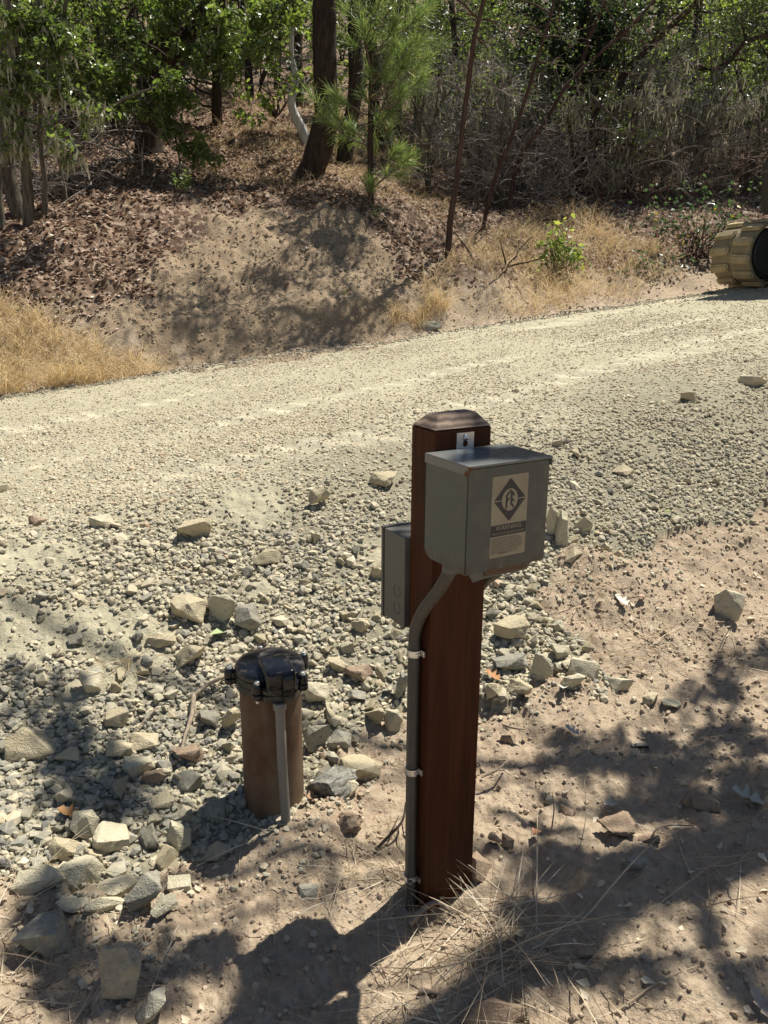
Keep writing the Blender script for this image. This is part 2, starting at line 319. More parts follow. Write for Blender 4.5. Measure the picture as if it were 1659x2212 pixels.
# ------------------------------------------------------------------ object helpers
def tag(o, label=None, cat=None, group=None, kind=None):
    if label: o['label'] = label
    if cat: o['category'] = cat
    if group: o['group'] = group
    if kind: o['kind'] = kind
    return o
def empty(name, loc, label=None, cat=None, group=None, rz=0):
    o = bpy.data.objects.new(name, None); COL.objects.link(o); o.location = loc; o.rotation_euler = (0, 0, rz); o.empty_display_size = .1
    tag(o, label, cat, group); return o
def nmesh(name, V, T, mat, tint=None, smooth=False, parent=None, origin=None, attrs=None):
    """numpy mesh: V (n,3) in world space, T (m,k) faces of equal size (or list of arrays)"""
    V = np.asarray(V, np.float32)
    org = np.array(parent.location if parent is not None else (origin if origin is not None else (0, 0, 0)), np.float32)
    V = V - org
    Ts = T if isinstance(T, list) else [T]
    me = bpy.data.meshes.new(name); me.vertices.add(len(V)); me.vertices.foreach_set('co', V.ravel())
    loops = np.concatenate([t.ravel() for t in Ts]).astype(np.int32)
    cnt = np.concatenate([np.full(len(t), t.shape[1]) for t in Ts]); st = np.concatenate([[0], np.cumsum(cnt)[:-1]]).astype(np.int32)
    me.loops.add(len(loops)); me.loops.foreach_set('vertex_index', loops)
    me.polygons.add(len(cnt)); me.polygons.foreach_set('loop_start', st)
    me.polygons.foreach_set('use_smooth', np.full(len(cnt), smooth))
    at = dict(attrs or {})
    if tint is not None: at['tint'] = tint
    for k, a in at.items():
        q = me.attributes.new(k, 'FLOAT', 'POINT'); q.data.foreach_set('value', np.asarray(a, np.float32))
    me.update(calc_edges=True); me.materials.append(mat)
    o = bpy.data.objects.new(name, me); COL.objects.link(o)
    if parent is not None: o.parent = parent
    else: o.location = org.tolist()
    return o
class Acc:
    """collects pieces of one mesh; triangles and quads"""
    def __init__(s): s.V = []; s.T = {3: [], 4: []}; s.t = []; s.n = 0
    def add(s, V, T, tint=.5):
        V = np.asarray(V, float); T = np.asarray(T)
        s.V.append(V); s.T[T.shape[1]].append(T + s.n); s.t.append(np.full(len(V), tint) if np.isscalar(tint) else tint); s.n += len(V)
    def build(s, name, mat, smooth=False, parent=None, origin=None):
        T = [np.concatenate(x) for x in s.T.values() if x]
        return nmesh(name, np.concatenate(s.V), T, mat, np.concatenate(s.t), smooth, parent, origin)
def scatter(tv, tf, pos, R, sc, tint):
    """copies of one small shape merged"""
    n = len(pos); tv = np.asarray(tv, float); tf = np.asarray(tf)
    sc = np.asarray(sc, float); sc = sc[:, None] if sc.ndim == 1 else sc
    V = np.einsum('nij,nkj->nki', R, tv[None] * sc[:, None, :] if sc.shape[1] == 3 else tv[None] * sc[:, :, None]) + pos[:, None, :]
    T = tf[None] + (np.arange(n) * len(tv))[:, None, None]
    return V.reshape(-1, 3), T.reshape(-1, tf.shape[1]), np.repeat(tint, len(tv))
def rotz(a):
    c, s = np.cos(a), np.sin(a); R = np.zeros((len(a), 3, 3)); R[:, 0, 0] = c; R[:, 0, 1] = -s; R[:, 1, 0] = s; R[:, 1, 1] = c; R[:, 2, 2] = 1; return R
def rotx(a):
    c, s = np.cos(a), np.sin(a); R = np.zeros((len(a), 3, 3)); R[:, 1, 1] = c; R[:, 1, 2] = -s; R[:, 2, 1] = s; R[:, 2, 2] = c; R[:, 0, 0] = 1; return R
def roty(a):
    c, s = np.cos(a), np.sin(a); R = np.zeros((len(a), 3, 3)); R[:, 0, 0] = c; R[:, 0, 2] = s; R[:, 2, 0] = -s; R[:, 2, 2] = c; R[:, 1, 1] = 1; return R
def rrot(n, tilt=math.pi): return rotz(RNG.uniform(0, 6.283, n)) @ rotx(RNG.uniform(-tilt, tilt, n)) @ roty(RNG.uniform(-tilt, tilt, n))
def smooth_path(pts, step):
    pts = np.asarray(pts, float)
    if len(pts) < 3: pts = np.vstack([pts[0], (pts[0] + pts[-1]) / 2, pts[-1]])
    P = np.vstack([2 * pts[0] - pts[1], pts, 2 * pts[-1] - pts[-2]]); out = []
    for i in range(1, len(P) - 2):
        n = max(2, int(np.linalg.norm(P[i + 1, :3] - P[i, :3]) / step))
        for t in np.linspace(0, 1, n, endpoint=False):
            out.append(.5 * (2 * P[i] + (P[i + 1] - P[i - 1]) * t + (2 * P[i - 1] - 5 * P[i] + 4 * P[i + 1] - P[i + 2]) * t * t + (-P[i - 1] + 3 * P[i] - 3 * P[i + 1] + P[i + 2]) * t ** 3))
    out.append(P[-2]); return np.array(out)
def tube(acc, pts, r, sides=8, tint=.5, rough=0., cap=True):
    pts = np.asarray(pts, float); n = len(pts); r = np.full(n, r, float) if np.isscalar(r) else np.asarray(r, float)
    if len(r) != n: r = np.interp(np.linspace(0, 1, n), np.linspace(0, 1, len(r)), r)
    T = np.gradient(pts, axis=0); T /= np.linalg.norm(T, axis=1)[:, None] + 1e-9
    up = np.array([0, 0, 1.]) if abs(T[0, 2]) < .8 else np.array([1., 0, 0])
    A = np.cross(T, up); A /= np.linalg.norm(A, axis=1)[:, None] + 1e-9; B = np.cross(T, A)
    a = np.linspace(0, 2 * math.pi, sides, endpoint=False)
    rr = r[:, None] * np.ones((1, sides))
    if rough: rr = rr * (1 + rough * (_h(np.arange(n)[:, None] + np.zeros((1, sides)), np.arange(sides)[None] + np.zeros((n, 1)), 0, n) * 2 - 1))
    V = pts[:, None] + rr[:, :, None] * (np.cos(a)[None, :, None] * A[:, None] + np.sin(a)[None, :, None] * B[:, None])
    i = np.arange(n - 1)[:, None] * sides; j = np.arange(sides)[None]; j2 = (j + 1) % sides
    Q = np.stack([i + j, i + j2, i + sides + j2, i + sides + j], -1).reshape(-1, 4)
    acc.add(V.reshape(-1, 3), Q[:, ::-1], tint)
    if cap and sides > 3:
        for e, ring in ((0, 0), (n - 1, (n - 1) * sides)):
            c = np.vstack([V[e], pts[e]]); t = np.array([[k, (k + 1) % sides, sides] for k in range(sides)]); acc.add(c, t if e == 0 else t[:, ::-1], tint)
def strips(P, Wd, tint, widthdir=None):
    """many tapering blades at once: P (n,k,3) centre lines, Wd (n,k) half widths"""
    n, k, _ = P.shape
    if widthdir is None: widthdir = RNG.normal(size=(n, 3)); 
    widthdir = widthdir / (np.linalg.norm(widthdir, axis=1)[:, None] + 1e-9)
    L = P - widthdir[:, None] * Wd[:, :, None]; R_ = P + widthdir[:, None] * Wd[:, :, None]
    V = np.stack([L, R_], 2).reshape(n, k * 2, 3)
    q = np.array([[2 * i, 2 * i + 1, 2 * i + 3, 2 * i + 2] for i in range(k - 1)])
    T = (q[None] + (np.arange(n) * 2 * k)[:, None, None]).reshape(-1, 4)
    return V.reshape(-1, 3), T, np.repeat(tint, 2 * k)
def bm_obj(name, bm, mat, parent=None, smooth=False, mats=None):
    me = bpy.data.meshes.new(name); bmesh.ops.recalc_face_normals(bm, faces=bm.faces); bm.to_mesh(me); bm.free()
    for p in me.polygons: p.use_smooth = smooth
    if smooth:
        b2 = bmesh.new(); b2.from_mesh(me)
        for e in b2.edges:
            if len(e.link_faces) == 2: e.smooth = e.calc_face_angle() < rad(38)
        b2.to_mesh(me); b2.free()
    me.materials.append(mat); o = bpy.data.objects.new(name, me); COL.objects.link(o)
    if parent is not None: o.parent = parent
    return o
def bbox(bm, x0, x1, y0, y1, z0, z1, bev=0, seg=2):
    r = bmesh.ops.create_cube(bm, size=1); vs = r['verts']
    for v in vs: v.co = Vector((x0 + (v.co.x + .5) * (x1 - x0), y0 + (v.co.y + .5) * (y1 - y0), z0 + (v.co.z + .5) * (z1 - z0)))
    if bev:
        es = list({e for v in vs for e in v.link_edges}); bmesh.ops.bevel(bm, geom=es, offset=bev, segments=seg, affect='EDGES', profile=.5)
def lathe(bm, prof, seg=48, c=(0, 0), a0=0, a1=2 * math.pi):
    rings = []
    for r, z in prof: rings.append([bm.verts.new((c[0] + r * math.cos(2 * math.pi * i / seg), c[1] + r * math.sin(2 * math.pi * i / seg), z)) for i in range(seg)])
    for a, b in zip(rings, rings[1:]):
        for i in range(seg): bm.faces.new((a[i], a[(i + 1) % seg], b[(i + 1) % seg], b[i]))
    if prof[0][0] > 0: bm.faces.new(rings[0][::-1])
    if prof[-1][0] > 0: bm.faces.new(rings[-1])
def prism(bm, pts, z0, z1, axis='z'):
    f = {'z': lambda p, z: (p[0], p[1], z), 'y': lambda p, z: (p[0], z, p[1]), 'x': lambda p, z: (z, p[0], p[1])}[axis]
    a = [bm.verts.new(f(p, z0)) for p in pts]; b = [bm.verts.new(f(p, z1)) for p in pts]
    bm.faces.new(a[::-1]); bm.faces.new(b)
    for i in range(len(pts)): j = (i + 1) % len(pts); bm.faces.new((a[i], a[j], b[j], b[i]))
# ------------------------------------------------------------------ terrain sheet
def build_ground():
    fine = np.linspace(rad(-36), rad(36), 620); co = np.linspace(rad(36), rad(324), 120)[1:-1]
    ang = np.concatenate([fine, co])
    rr = np.concatenate([np.geomspace(.4, .95, 14)[:-1], np.geomspace(.95, 24, 800)[:-1], np.geomspace(24, 600, 70)])
    R_, A = np.meshgrid(rr, ang, indexing='ij')
    X = (R_ * np.sin(A)).ravel(); Y = (R_ * np.cos(A)).ravel()
    n = len(ang); m = len(rr)
    g, lit, bare = masks(X, Y)
    Z = macro(X, Y) + detail(X, Y)
    tr = track_mask(X, Y) * g
    V = np.vstack([np.stack([X, Y, Z], 1), [0, 0, Hs(0, 0)]])
    i = np.arange(m - 1)[:, None] * n; j = np.arange(n)[None]; j2 = (j + 1) % n
    Q = np.stack([i + j, i + n + j, i + n + j2, i + j2], -1).reshape(-1, 4)
    c = m * n; T = np.array([[c, k, (k + 1) % n] for k in range(n)])
    s, p = sp(X, Y)
    litf = lit * sstep(.5, 1.3, p + .25 * fbm(X * 2, Y * 2, 3, 61)) * 1.0
    z = lambda a: np.append(a.astype(float), 0)
    o = nmesh('ground', V, [Q, T], M['ground'], None, True, attrs={'gravel': z(g), 'bank': z(g * (1 - dusty(X, Y)) * (1 - sstep(-4.9, -3.6, p + .5 * fbm(X * 1.5, Y * 1.5, 3, 63)))), 'litter': z(litf), 'bare': z(bare), 'track': z(tr)})
    tag(o, kind='structure')
build_ground()

# ------------------------------------------------------------------ gravel and soil crumbs (nobody could count them)
ICO_V = None
def ico():
    bm = bmesh.new(); bmesh.ops.create_icosphere(bm, subdivisions=1, radius=1); v = np.array([list(x.co) for x in bm.verts]); f = np.array([[a.index for a in x.verts] for x in bm.faces]); bm.free(); return v, f
ICO_V, ICO_F = ico()
def pebbles(acc, X, Y, size, tint, sink=.25, flat=(.55, .9), nvar=14):
    n = len(X); var = RNG.integers(0, nvar, n); Zb = H(X, Y)
    for k in range(nvar):
        m = var == k
        if not m.any(): continue
        tv = ICO_V * (1 + RNG.uniform(-.32, .30, (12, 1))) + RNG.uniform(-.12, .12, (12, 3))
        tv = np.sign(tv) * np.abs(tv) ** .9
        c = int(m.sum()); sc = size[m][:, None] * np.stack([np.ones(c), RNG.uniform(.6, .95, c), RNG.uniform(*flat, c) * .85], 1)
        R = rotz(RNG.uniform(0, 6.28, c)) @ rotx(RNG.normal(0, .45, c)) @ roty(RNG.normal(0, .35, c))
        pos = np.stack([X[m], Y[m], Zb[m] + sc[:, 2] * (1 - 2 * sink) * RNG.uniform(.3, 1.1, c)], 1)
        acc.add(*scatter(tv, ICO_F, pos, R, sc, tint[m]))
def cand(n, y0, y1, lim=.64):
    Y = np.sqrt(RNG.uniform(y0 * y0, y1 * y1, n)); X = RNG.uniform(-lim, lim, n) * Y; return X, Y
def build_gravel():
    acc = Acc()
    for y0, y1, n, s0, s1 in ((1.2, 3.0, 46000, .0045, .0135), (3.0, 5.0, 62000, .0045, .012), (5.0, 8.0, 70000, .005, .0115), (8.0, 13.5, 60000, .007, .014)):
        X, Y = cand(n, y0, y1); g, lit, bare = masks(X, Y); s, p = sp(X, Y)
        q = -(X + 1.05) * .309 + (Y - 1.83) * .951
        # stones lie thicker in drifts, fines show through elsewhere
        drift = fbm(X * 1.6 + 3, Y * 1.6, 3, 71)
        bank = 1 - sstep(-4.9, -4.0, p)
        dens = np.clip(.58 + .5 * drift + .55 * bank, .25, 1)
        strips_ = 1 - .75 * track_mask(X, Y)
        soilpatch = 1 - bank * sstep(.25, .55, fbm(X * 1.9 + 9, Y * 1.9 + 4, 3, 83))
        keep = g & (RNG.random(n) < dens * strips_ * (.5 + .5 * soilpatch) * (1 - .9 * dusty(X, Y)))
        X, Y, bank = X[keep], Y[keep], bank[keep]; k = len(X)
        size = s0 + (s1 - s0) * RNG.random(k) ** 2.2; size = size * (1 + .35 * bank * RNG.random(k)); big = RNG.random(k) < .02 + .05 * bank * (Y < 3.3); size = np.where(big, size * RNG.uniform(1.3, 2.1, k), size)
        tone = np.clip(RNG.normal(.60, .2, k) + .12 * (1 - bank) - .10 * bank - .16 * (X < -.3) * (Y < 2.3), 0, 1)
        m_ = bank > .5
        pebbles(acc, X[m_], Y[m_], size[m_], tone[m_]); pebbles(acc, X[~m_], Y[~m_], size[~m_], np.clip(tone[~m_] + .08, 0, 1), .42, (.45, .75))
    # strays rolled onto the soil and down the far edge
    X, Y = cand(16000, 1.2, 4.5); g, l, b = masks(X, Y); near = ~g & masks(X - .10, Y + .14)[0] | (~g & (RNG.random(len(X)) < .02))
    X, Y = X[near], Y[near]; keep = RNG.random(len(X)) < .8; X, Y = X[keep], Y[keep]
    pebbles(acc, X, Y, RNG.uniform(.003, .013, len(X)), np.clip(RNG.normal(.55, .2, len(X)), 0, 1))
    s = RNG.uniform(-2, 11, 5000); p = RNG.normal(.03, .07, 5000); X = LX + s * EX - p * EY; Y = LY + s * EY + p * EX
    pebbles(acc, X, Y, RNG.uniform(.008, .017, 5000), np.clip(RNG.normal(.45, .2, 5000), 0, 1))
    o = acc.build('gravel', M['gravel']); tag(o, 'pale crushed gravel spread over the road and its bank', 'gravel', kind='stuff')
    acc = Acc()
    X, Y = cand(60000, 1.15, 4.6); g, l, b = masks(X, Y); k = (~g) & (fbm(X * 2.5, Y * 2.5, 3, 91) > RNG.uniform(-.9, .5, len(X))); X, Y = X[k], Y[k]
    pebbles(acc, X, Y, .0016 + .0085 * RNG.random(len(X)) ** 4, RNG.random(len(X)), .35, (.7, 1.))
    X, Y = cand(110000, 5.5, 13); g, l, b = masks(X, Y); k = b | ((~g) & (RNG.random(len(X)) < .25)); X, Y = X[k], Y[k]
    pebbles(acc, X, Y, .004 + .018 * RNG.random(len(X)) ** 5, RNG.uniform(.4, 1, len(X)), .35, (.7, 1.))
    o = acc.build('soil_crumbs', M['clod']); tag(o, 'crumbs and small clods of dry brown soil', 'soil', kind='stuff')
build_gravel()

# ------------------------------------------------------------------ stones
def rock_mesh(w, d, h, seed, npt=13, rough=.05, bev=.045):
    rs = np.random.default_rng(seed); pts = rs.normal(size=(npt, 3)); pts /= np.abs(pts).max(1)[:, None] ** .65 * np.linalg.norm(pts, axis=1)[:, None] ** .35
    pts *= rs.uniform(.82, 1.08, (npt, 1)); 
    bm = bmesh.new(); vs = [bm.verts.new(p) for p in pts]; r = bmesh.ops.convex_hull(bm, input=vs)
    bmesh.ops.delete(bm, geom=[v for v in bm.verts if not v.link_faces], context='VERTS')
    bmesh.ops.dissolve_limit(bm, angle_limit=rad(14), verts=bm.verts, edges=bm.edges)
    bmesh.ops.bevel(bm, geom=bm.edges[:], offset=bev, segments=2, affect='EDGES', profile=.6)
    bmesh.ops.triangulate(bm, faces=bm.faces[:])
    long_ = [e for e in bm.edges if e.calc_length() > .25]; bmesh.ops.subdivide_edges(bm, edges=long_, cuts=2, use_grid_fill=True)
    bmesh.ops.triangulate(bm, faces=bm.faces[:])
    long_ = [e for e in bm.edges if e.calc_length() > .2]; bmesh.ops.subdivide_edges(bm, edges=long_, cuts=1)
    bmesh.ops.triangulate(bm, faces=bm.faces[:])
    bm.normal_update()
    P = np.array([list(v.co) for v in bm.verts]); N = np.array([list(v.normal) for v in bm.verts])
    dsp = rough * (vnoise3(P * 2.2 + seed, 1) + .6 * vnoise3(P * 5 + seed, 2) + .35 * vnoise3(P * 11 + seed, 3))
    P = (P + N * dsp[:, None]) * np.array([w, d, h]) * .5
    for v, p in zip(bm.verts, P): v.co = p
    bm.normal_update()
    for e in bm.edges:
        if len(e.link_faces) == 2: e.smooth = e.calc_face_angle() < rad(32)
    me = bpy.data.meshes.new('rock'); bm.to_mesh(me); bm.free()
    for p in me.polygons: p.use_smooth = True
    return me
def rock(px, py, wpx, hpx, label, mat='rock_tan', seed=0, cat='rock', name='rock', group=None, rough=.05, tilt=None, npt=13, yaw=None):
    p = hit(px, py + hpx * .32); dist = np.linalg.norm(p - [0, 0, CZ]); d = ray(px, py); d = d / np.linalg.norm(d)
    S = dist / (1659 * F) * 1.03; w_ = wpx * S; se = -d[2]; ce = math.sqrt(1 - se * se)
    dep = .8 * w_; hh = (hpx * S - dep * se * .8) / ce
    if hh < .42 * w_: hh = .42 * w_; dep = max(.4 * w_, (hpx * S - hh * ce * .8) / max(se, .2))
    me = rock_mesh(w_ * 1.14, dep * 1.12, hh * 1.28, seed + 100, npt, rough); me.materials.append(M[mat]); me.name = name
    o = bpy.data.objects.new(name, me); COL.objects.link(o)
    p2 = hit(px, py + hpx * .18)
    o.location = (p2[0], p2[1], Hs(p2[0], p2[1]) + hh * .36)
    rs = random.Random(seed); t = tilt if tilt is not None else (rs.uniform(-.22, .22), rs.uniform(-.22, .22))
    o.rotation_euler = (t[0], t[1], yaw if yaw is not None else math.atan2(-p2[0], p2[1]) + rs.uniform(-.35, .35))
    tag(o, label, cat, group); return o
ROCKS = [
 (830, 1038, 54, 36, 'tan block of stone on the gravel just left of the wooden post', 'rock_tan'),
 (688, 1083, 42, 46, 'upright tan knob of stone on the road shoulder above the well casing', 'rock_tan'),
 (218, 1128, 44, 32, 'cream stone on the shoulder right of the small brown stone', 'rock_pale'),
 (75, 1121, 36, 27, 'small brown stone on the road shoulder near the left border', 'rock_brown'),
 (411, 1142, 78, 38, 'long flat slab with a dark underside on the road shoulder', 'rock_tan'),
 (15, 1046, 34, 14, 'thin flat stone cut by the left border of the photo', 'rock_tan'),
 (575, 1203, 52, 42, 'rounded tan stone midway between long slab and wooden post', 'rock_tan'),
 (678, 1167, 26, 28, 'small tan stone straight below the upright knob', 'rock_tan'),
 (408, 1315, 70, 52, 'smooth tan wedge of stone left of the two stones above the casing', 'rock_tan'),
 (483, 1316, 64, 64, 'broad yellow stone leaning between a tan wedge and a grey stone', 'rock_pale'),
 (540, 1338, 54, 58, 'grey faceted stone behind the black well cap', 'rock_grey'),
 (415, 1420, 62, 60, 'tan jagged stone left of the black well cap', 'rock_tan'),
 (350, 1380, 54, 30, 'flat ledge stone shading a small hollow in the bank', 'rock_tan'),
 (198, 1480, 42, 52, 'bright tilted slab standing on the dusty bank at the left', 'rock_pale'),
 (254, 1558, 44, 44, 'round yellowish stone left of the dry stick', 'rock_tan'),
 (72, 1617, 92, 74, 'large square block in half shade near the left border', 'rock_tan'),
 (313, 1600, 50, 42, 'triangular tan stone beside the upper end of the dry stick', 'rock_tan'),
 (410, 1628, 60, 52, 'brown stone lying under the dry stick', 'rock_brown'),
 (262, 1627, 46, 44, 'tan stone at the upper left of a cluster on the gravel', 'rock_tan'),
 (300, 1662, 52, 42, 'split tan stone in the middle of the cluster left of the stick', 'rock_pale'),
 (333, 1680, 42, 36, 'darker stone at the lower right of the cluster left of the stick', 'rock_brown'),
 (263, 1715, 34, 44, 'slim grey stone standing on edge below the cluster', 'rock_grey'),
 (150, 1640, 40, 30, 'small tan stone right of the large square block', 'rock_tan'),
 (500, 1565, 36, 60, 'tan stone pressed against the left side of the well casing', 'rock_tan'),
 (683, 1500, 52, 48, 'lumpy yellow stone right beside the well cap', 'rock_pale'),
 (680, 1592, 48, 80, 'grey pointed stone standing right of the well casing', 'rock_grey'),
 (735, 1597, 48, 40, 'flat grey stone between pointed stone and tan block', 'rock_grey'),
 (775, 1642, 84, 58, 'squared greenish tan block left of the wooden post', 'rock_tan'),
 (712, 1692, 96, 72, 'rugged grey and white stone with soil on its flat top', 'rock_rough'),
 (752, 1700, 40, 40, 'yellow stone tucked under the rugged stone', 'rock_pale'),
 (700, 1632, 26, 22, 'reddish clod of stone above the rugged stone', 'rock_brown'),
 (724, 1443, 42, 40, 'round tan stone on the gravel right of the well cap', 'rock_tan'),
 (775, 1463, 52, 40, 'dark brown stone near the left edge of the wooden post', 'rock_brown'),
 (770, 1510, 36, 26, 'small flat grey stone in the rubble between casing and post', 'rock_grey'),
 (848, 1555, 36, 50, 'bright wedge of stone against the left foot of the post', 'rock_pale'),
 (866, 1500, 30, 60, 'tall shaded stone touching the left edge of the post', 'rock_grey'),
 (776, 1360, 36, 42, 'tan stone under the back of the grey junction box', 'rock_tan'),
 (815, 1240, 30, 30, 'small tan stone left of the grey junction box', 'rock_tan'),
 (240, 1815, 66, 68, 'bright squarish slab highest in the heap at lower left', 'rock_pale'),
 (190, 1790, 50, 56, 'thin pale slab leaning behind the heap at lower left', 'rock_pale'),
 (135, 1842, 50, 42, 'shaded stone at the left end of the heap', 'rock_tan'),
 (90, 1905, 94, 62, 'wide wedge of stone at the left of the sunlit heap', 'rock_pale'),
 (172, 1893, 74, 66, 'smooth cream block in the middle of the sunlit heap', 'rock_pale'),
 (250, 1908, 74, 50, 'flat cream slab right of the cream block', 'rock_pale'),
 (200, 1855, 36, 44, 'small tan stone wedged behind the cream block', 'rock_tan'),
 (233, 1960, 74, 42, 'low cream stone with a shaded front below the heap', 'rock_pale'),
 (314, 1942, 66, 78, 'grey tan slab standing on edge at the right of the heap', 'rock_grey'),
 (158, 1957, 48, 34, 'small cream stone under the wide wedge', 'rock_pale'),
 (355, 1980, 50, 36, 'pale shard half buried right of the standing slab', 'rock_pale'),
 (385, 1912, 44, 36, 'flat tan stone bedded in soil right of the heap', 'rock_pale'),
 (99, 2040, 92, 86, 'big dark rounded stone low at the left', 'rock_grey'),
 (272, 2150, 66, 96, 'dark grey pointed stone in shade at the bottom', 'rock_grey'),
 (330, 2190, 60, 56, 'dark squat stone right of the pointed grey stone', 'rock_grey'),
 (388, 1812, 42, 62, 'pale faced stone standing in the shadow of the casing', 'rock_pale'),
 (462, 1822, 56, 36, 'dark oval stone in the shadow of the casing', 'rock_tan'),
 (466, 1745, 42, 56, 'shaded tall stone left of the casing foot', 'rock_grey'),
 (350, 1735, 46, 34, 'shaded tan stone above the bright heap', 'rock_tan'),
 (240, 1700, 30, 26, 'small shaded stone by the slim grey stone', 'rock_grey'),
 (1192, 1148, 26, 70, 'cream stone half hidden behind the grey control box', 'rock_pale'),
 (1212, 1162, 34, 70, 'tall cream slab just right of the grey control box', 'rock_pale'),
 (1252, 1148, 42, 38, 'cream stone right of the tall cream slab', 'rock_pale'),
 (1235, 1220, 40, 34, 'rough cream stone below the corner of the control box', 'rock_tan'),
 (1104, 1371, 66, 58, 'pyramid shaped stone in the shadow right of the post', 'rock_tan'),
 (1098, 1440, 62, 44, 'dark stone below the pyramid shaped stone', 'rock_grey'),
 (1120, 1498, 58, 30, 'shaded flat block at the lower edge of the gravel right of the post', 'rock_tan'),
 (1062, 1505, 36, 36, 'yellow stone touching the right edge of the post', 'rock_tan'),
 (1167, 1460, 42, 66, 'tall pale stone at the lower edge of the gravel', 'rock_pale'),
 (1205, 1420, 34, 40, 'pale stone second from the top in the sunlit row', 'rock_pale'),
 (1262, 1453, 56, 46, 'smooth grey white stone in the sunlit row of stones', 'rock_pale'),
 (1238, 1480, 44, 40, 'pale stone at the front of the sunlit row', 'rock_pale'),
 (1335, 1478, 54, 44, 'round pale stone at the right end of the sunlit row', 'rock_pale'),
 (1568, 1322, 56, 66, 'streaked tan and white stone on soil near the right border', 'rock_pale'),
 (1405, 1505, 36, 34, 'greenish tan stone at the edge of the shade right of the row', 'rock_tan'),
 (1452, 1512, 34, 26, 'white chip of stone on the shaded soil', 'rock_pale'),
 (1627, 830, 52, 18, 'flat pale stone on the road near the right border', 'rock_pale'),
 (1485, 866, 30, 22, 'small tan stone on the gravel left of the flat pale stone', 'rock_tan'),
 (1345, 1020, 40, 20, 'flat tan stone in the gravel right of the control box top', 'rock_tan'),
 (1240, 985, 22, 18, 'small pale stone in the gravel above the control box', 'rock_tan'),
 (1130, 1112, 30, 28, 'stone in the gravel seen just behind the control box', 'rock_tan'),
 (663, 1923, 42, 32, 'small grey angular stone on the bare soil left of the post foot', 'rock_grey'),
 (1523, 1735, 52, 32, 'oval brown stone on the shaded soil at the right', 'rock_brown'),
 (1491, 1727, 26, 24, 'small brown stone touching the oval brown stone', 'rock_brown'),
 (1190, 1705, 22, 22, 'small blue grey chip of stone on soil right of the post', 'rock_grey'),
 (1226, 1728, 36, 24, 'low brown stone right of the blue grey chip', 'rock_brown'),
 (1066, 1838, 28, 26, 'left one of two small pale stones right of the post foot', 'rock_brown'),
 (1094, 1830, 26, 28, 'right one of two small pale stones right of the post foot', 'rock_brown'),
 (1037, 1888, 56, 58, 'soil coloured stone against the right foot of the post', 'rock_brown'),
 (1400, 1802, 42, 32, 'pale brown stone low on the soil near the grass stalks', 'rock_brown'),
 (1332, 1788, 64, 50, 'large crumbly clod with a hollow beside it on the right soil', 'rock_brown'),
 (1371, 1873, 36, 30, 'dark small stone beside a thin twig on the right soil', 'rock_grey'),
 (1262, 2068, 30, 28, 'single pale pebble with a dark shadow on the lower soil', 'rock_brown'),
 (1062, 2198, 108, 54, 'smooth pale stone cut by the lower border of the photo', 'rock_brown'),
 (755, 1776, 54, 50, 'dark crumbly root clod on soil between casing and post', 'rock_brown'),
 (1100, 1575, 30, 22, 'lumpy clod on the soil right of the post', 'rock_brown'),
 (928, 706, 44, 14, 'dark stone on the far edge of the road', 'rock_grey'),
]
for i, r in enumerate(ROCKS):
    rough = .11 if r[5] == 'rock_rough' or 'crumbly' in r[4] else .05
    rock(*r[:6], seed=i, rough=rough, name='soil_clod' if 'clod' in r[4] and 'stone' not in r[4] else 'rock', cat='clod' if 'clod' in r[4] and 'stone' not in r[4] else 'rock', npt=11 + i % 5)
# smaller loose stones of one kind on the bank, one object each
def loose_stones():
    protos = []
    for k in range(8):
        me = rock_mesh(1, .8, .7, 500 + k, 12); me.materials.append(M[['rock_tan', 'rock_pale', 'rock_tan', 'rock_grey'][k % 4]]); me.name = 'loose_stone'; protos.append(me)
    used = [(hit(r[0], r[1])[:2], r[2] * .0012) for r in ROCKS]
    zones = [((220, 1440), (560, 1780), 95), ((640, 1330), (890, 1640), 65), ((60, 1700), (420, 1960), 30), ((1050, 1200), (1330, 1490), 75), ((440, 1200), (900, 1420), 35), ((0, 1330), (300, 1640), 18), ((1180, 950), (1560, 1200), 26)]
    zones = [z + (1.,) for z in zones] + [((650, 1420), (885, 1650), 60, 1.7), ((1055, 1330), (1300, 1495), 24, 1.5), ((300, 1560), (520, 1780), 26, 1.6), ((90, 1790), (400, 1990), 22, 1.5)]
    n = 0
    for (x0, y0), (x1, y1), c, big in zones:
        for _ in range(c):
            p = hit(random.uniform(x0, x1), random.uniform(y0, y1)); 
            if not masks(np.array([p[0]]), np.array([p[1]]))[0][0]: continue
            if any(math.hypot(p[0] - u[0], p[1] - u[1]) < rr + .012 for u, rr in used): continue
            if math.hypot(p[0] + .3, p[1] - 1.87) < .12: continue
            s = random.uniform(.028, .062) * (.9 if p[1] > 2.4 else 1) * big; me = random.choice(protos)
            o = bpy.data.objects.new('loose_stone', me); COL.objects.link(o); o.scale = (s, s * random.uniform(.8, 1.1), s * random.uniform(.8, 1.2)); o.location = (p[0], p[1], Hs(p[0], p[1]) + s * .2)
            o.rotation_euler = (random.uniform(-.6, .6), random.uniform(-.6, .6), random.uniform(0, 6.28)); used.append((p[:2], s * .45)); n += 1
            tag(o, 'walnut to egg sized angular stone lying loose on the gravel bank', 'stone', 'loose stones scattered over the gravel bank')
loose_stones()

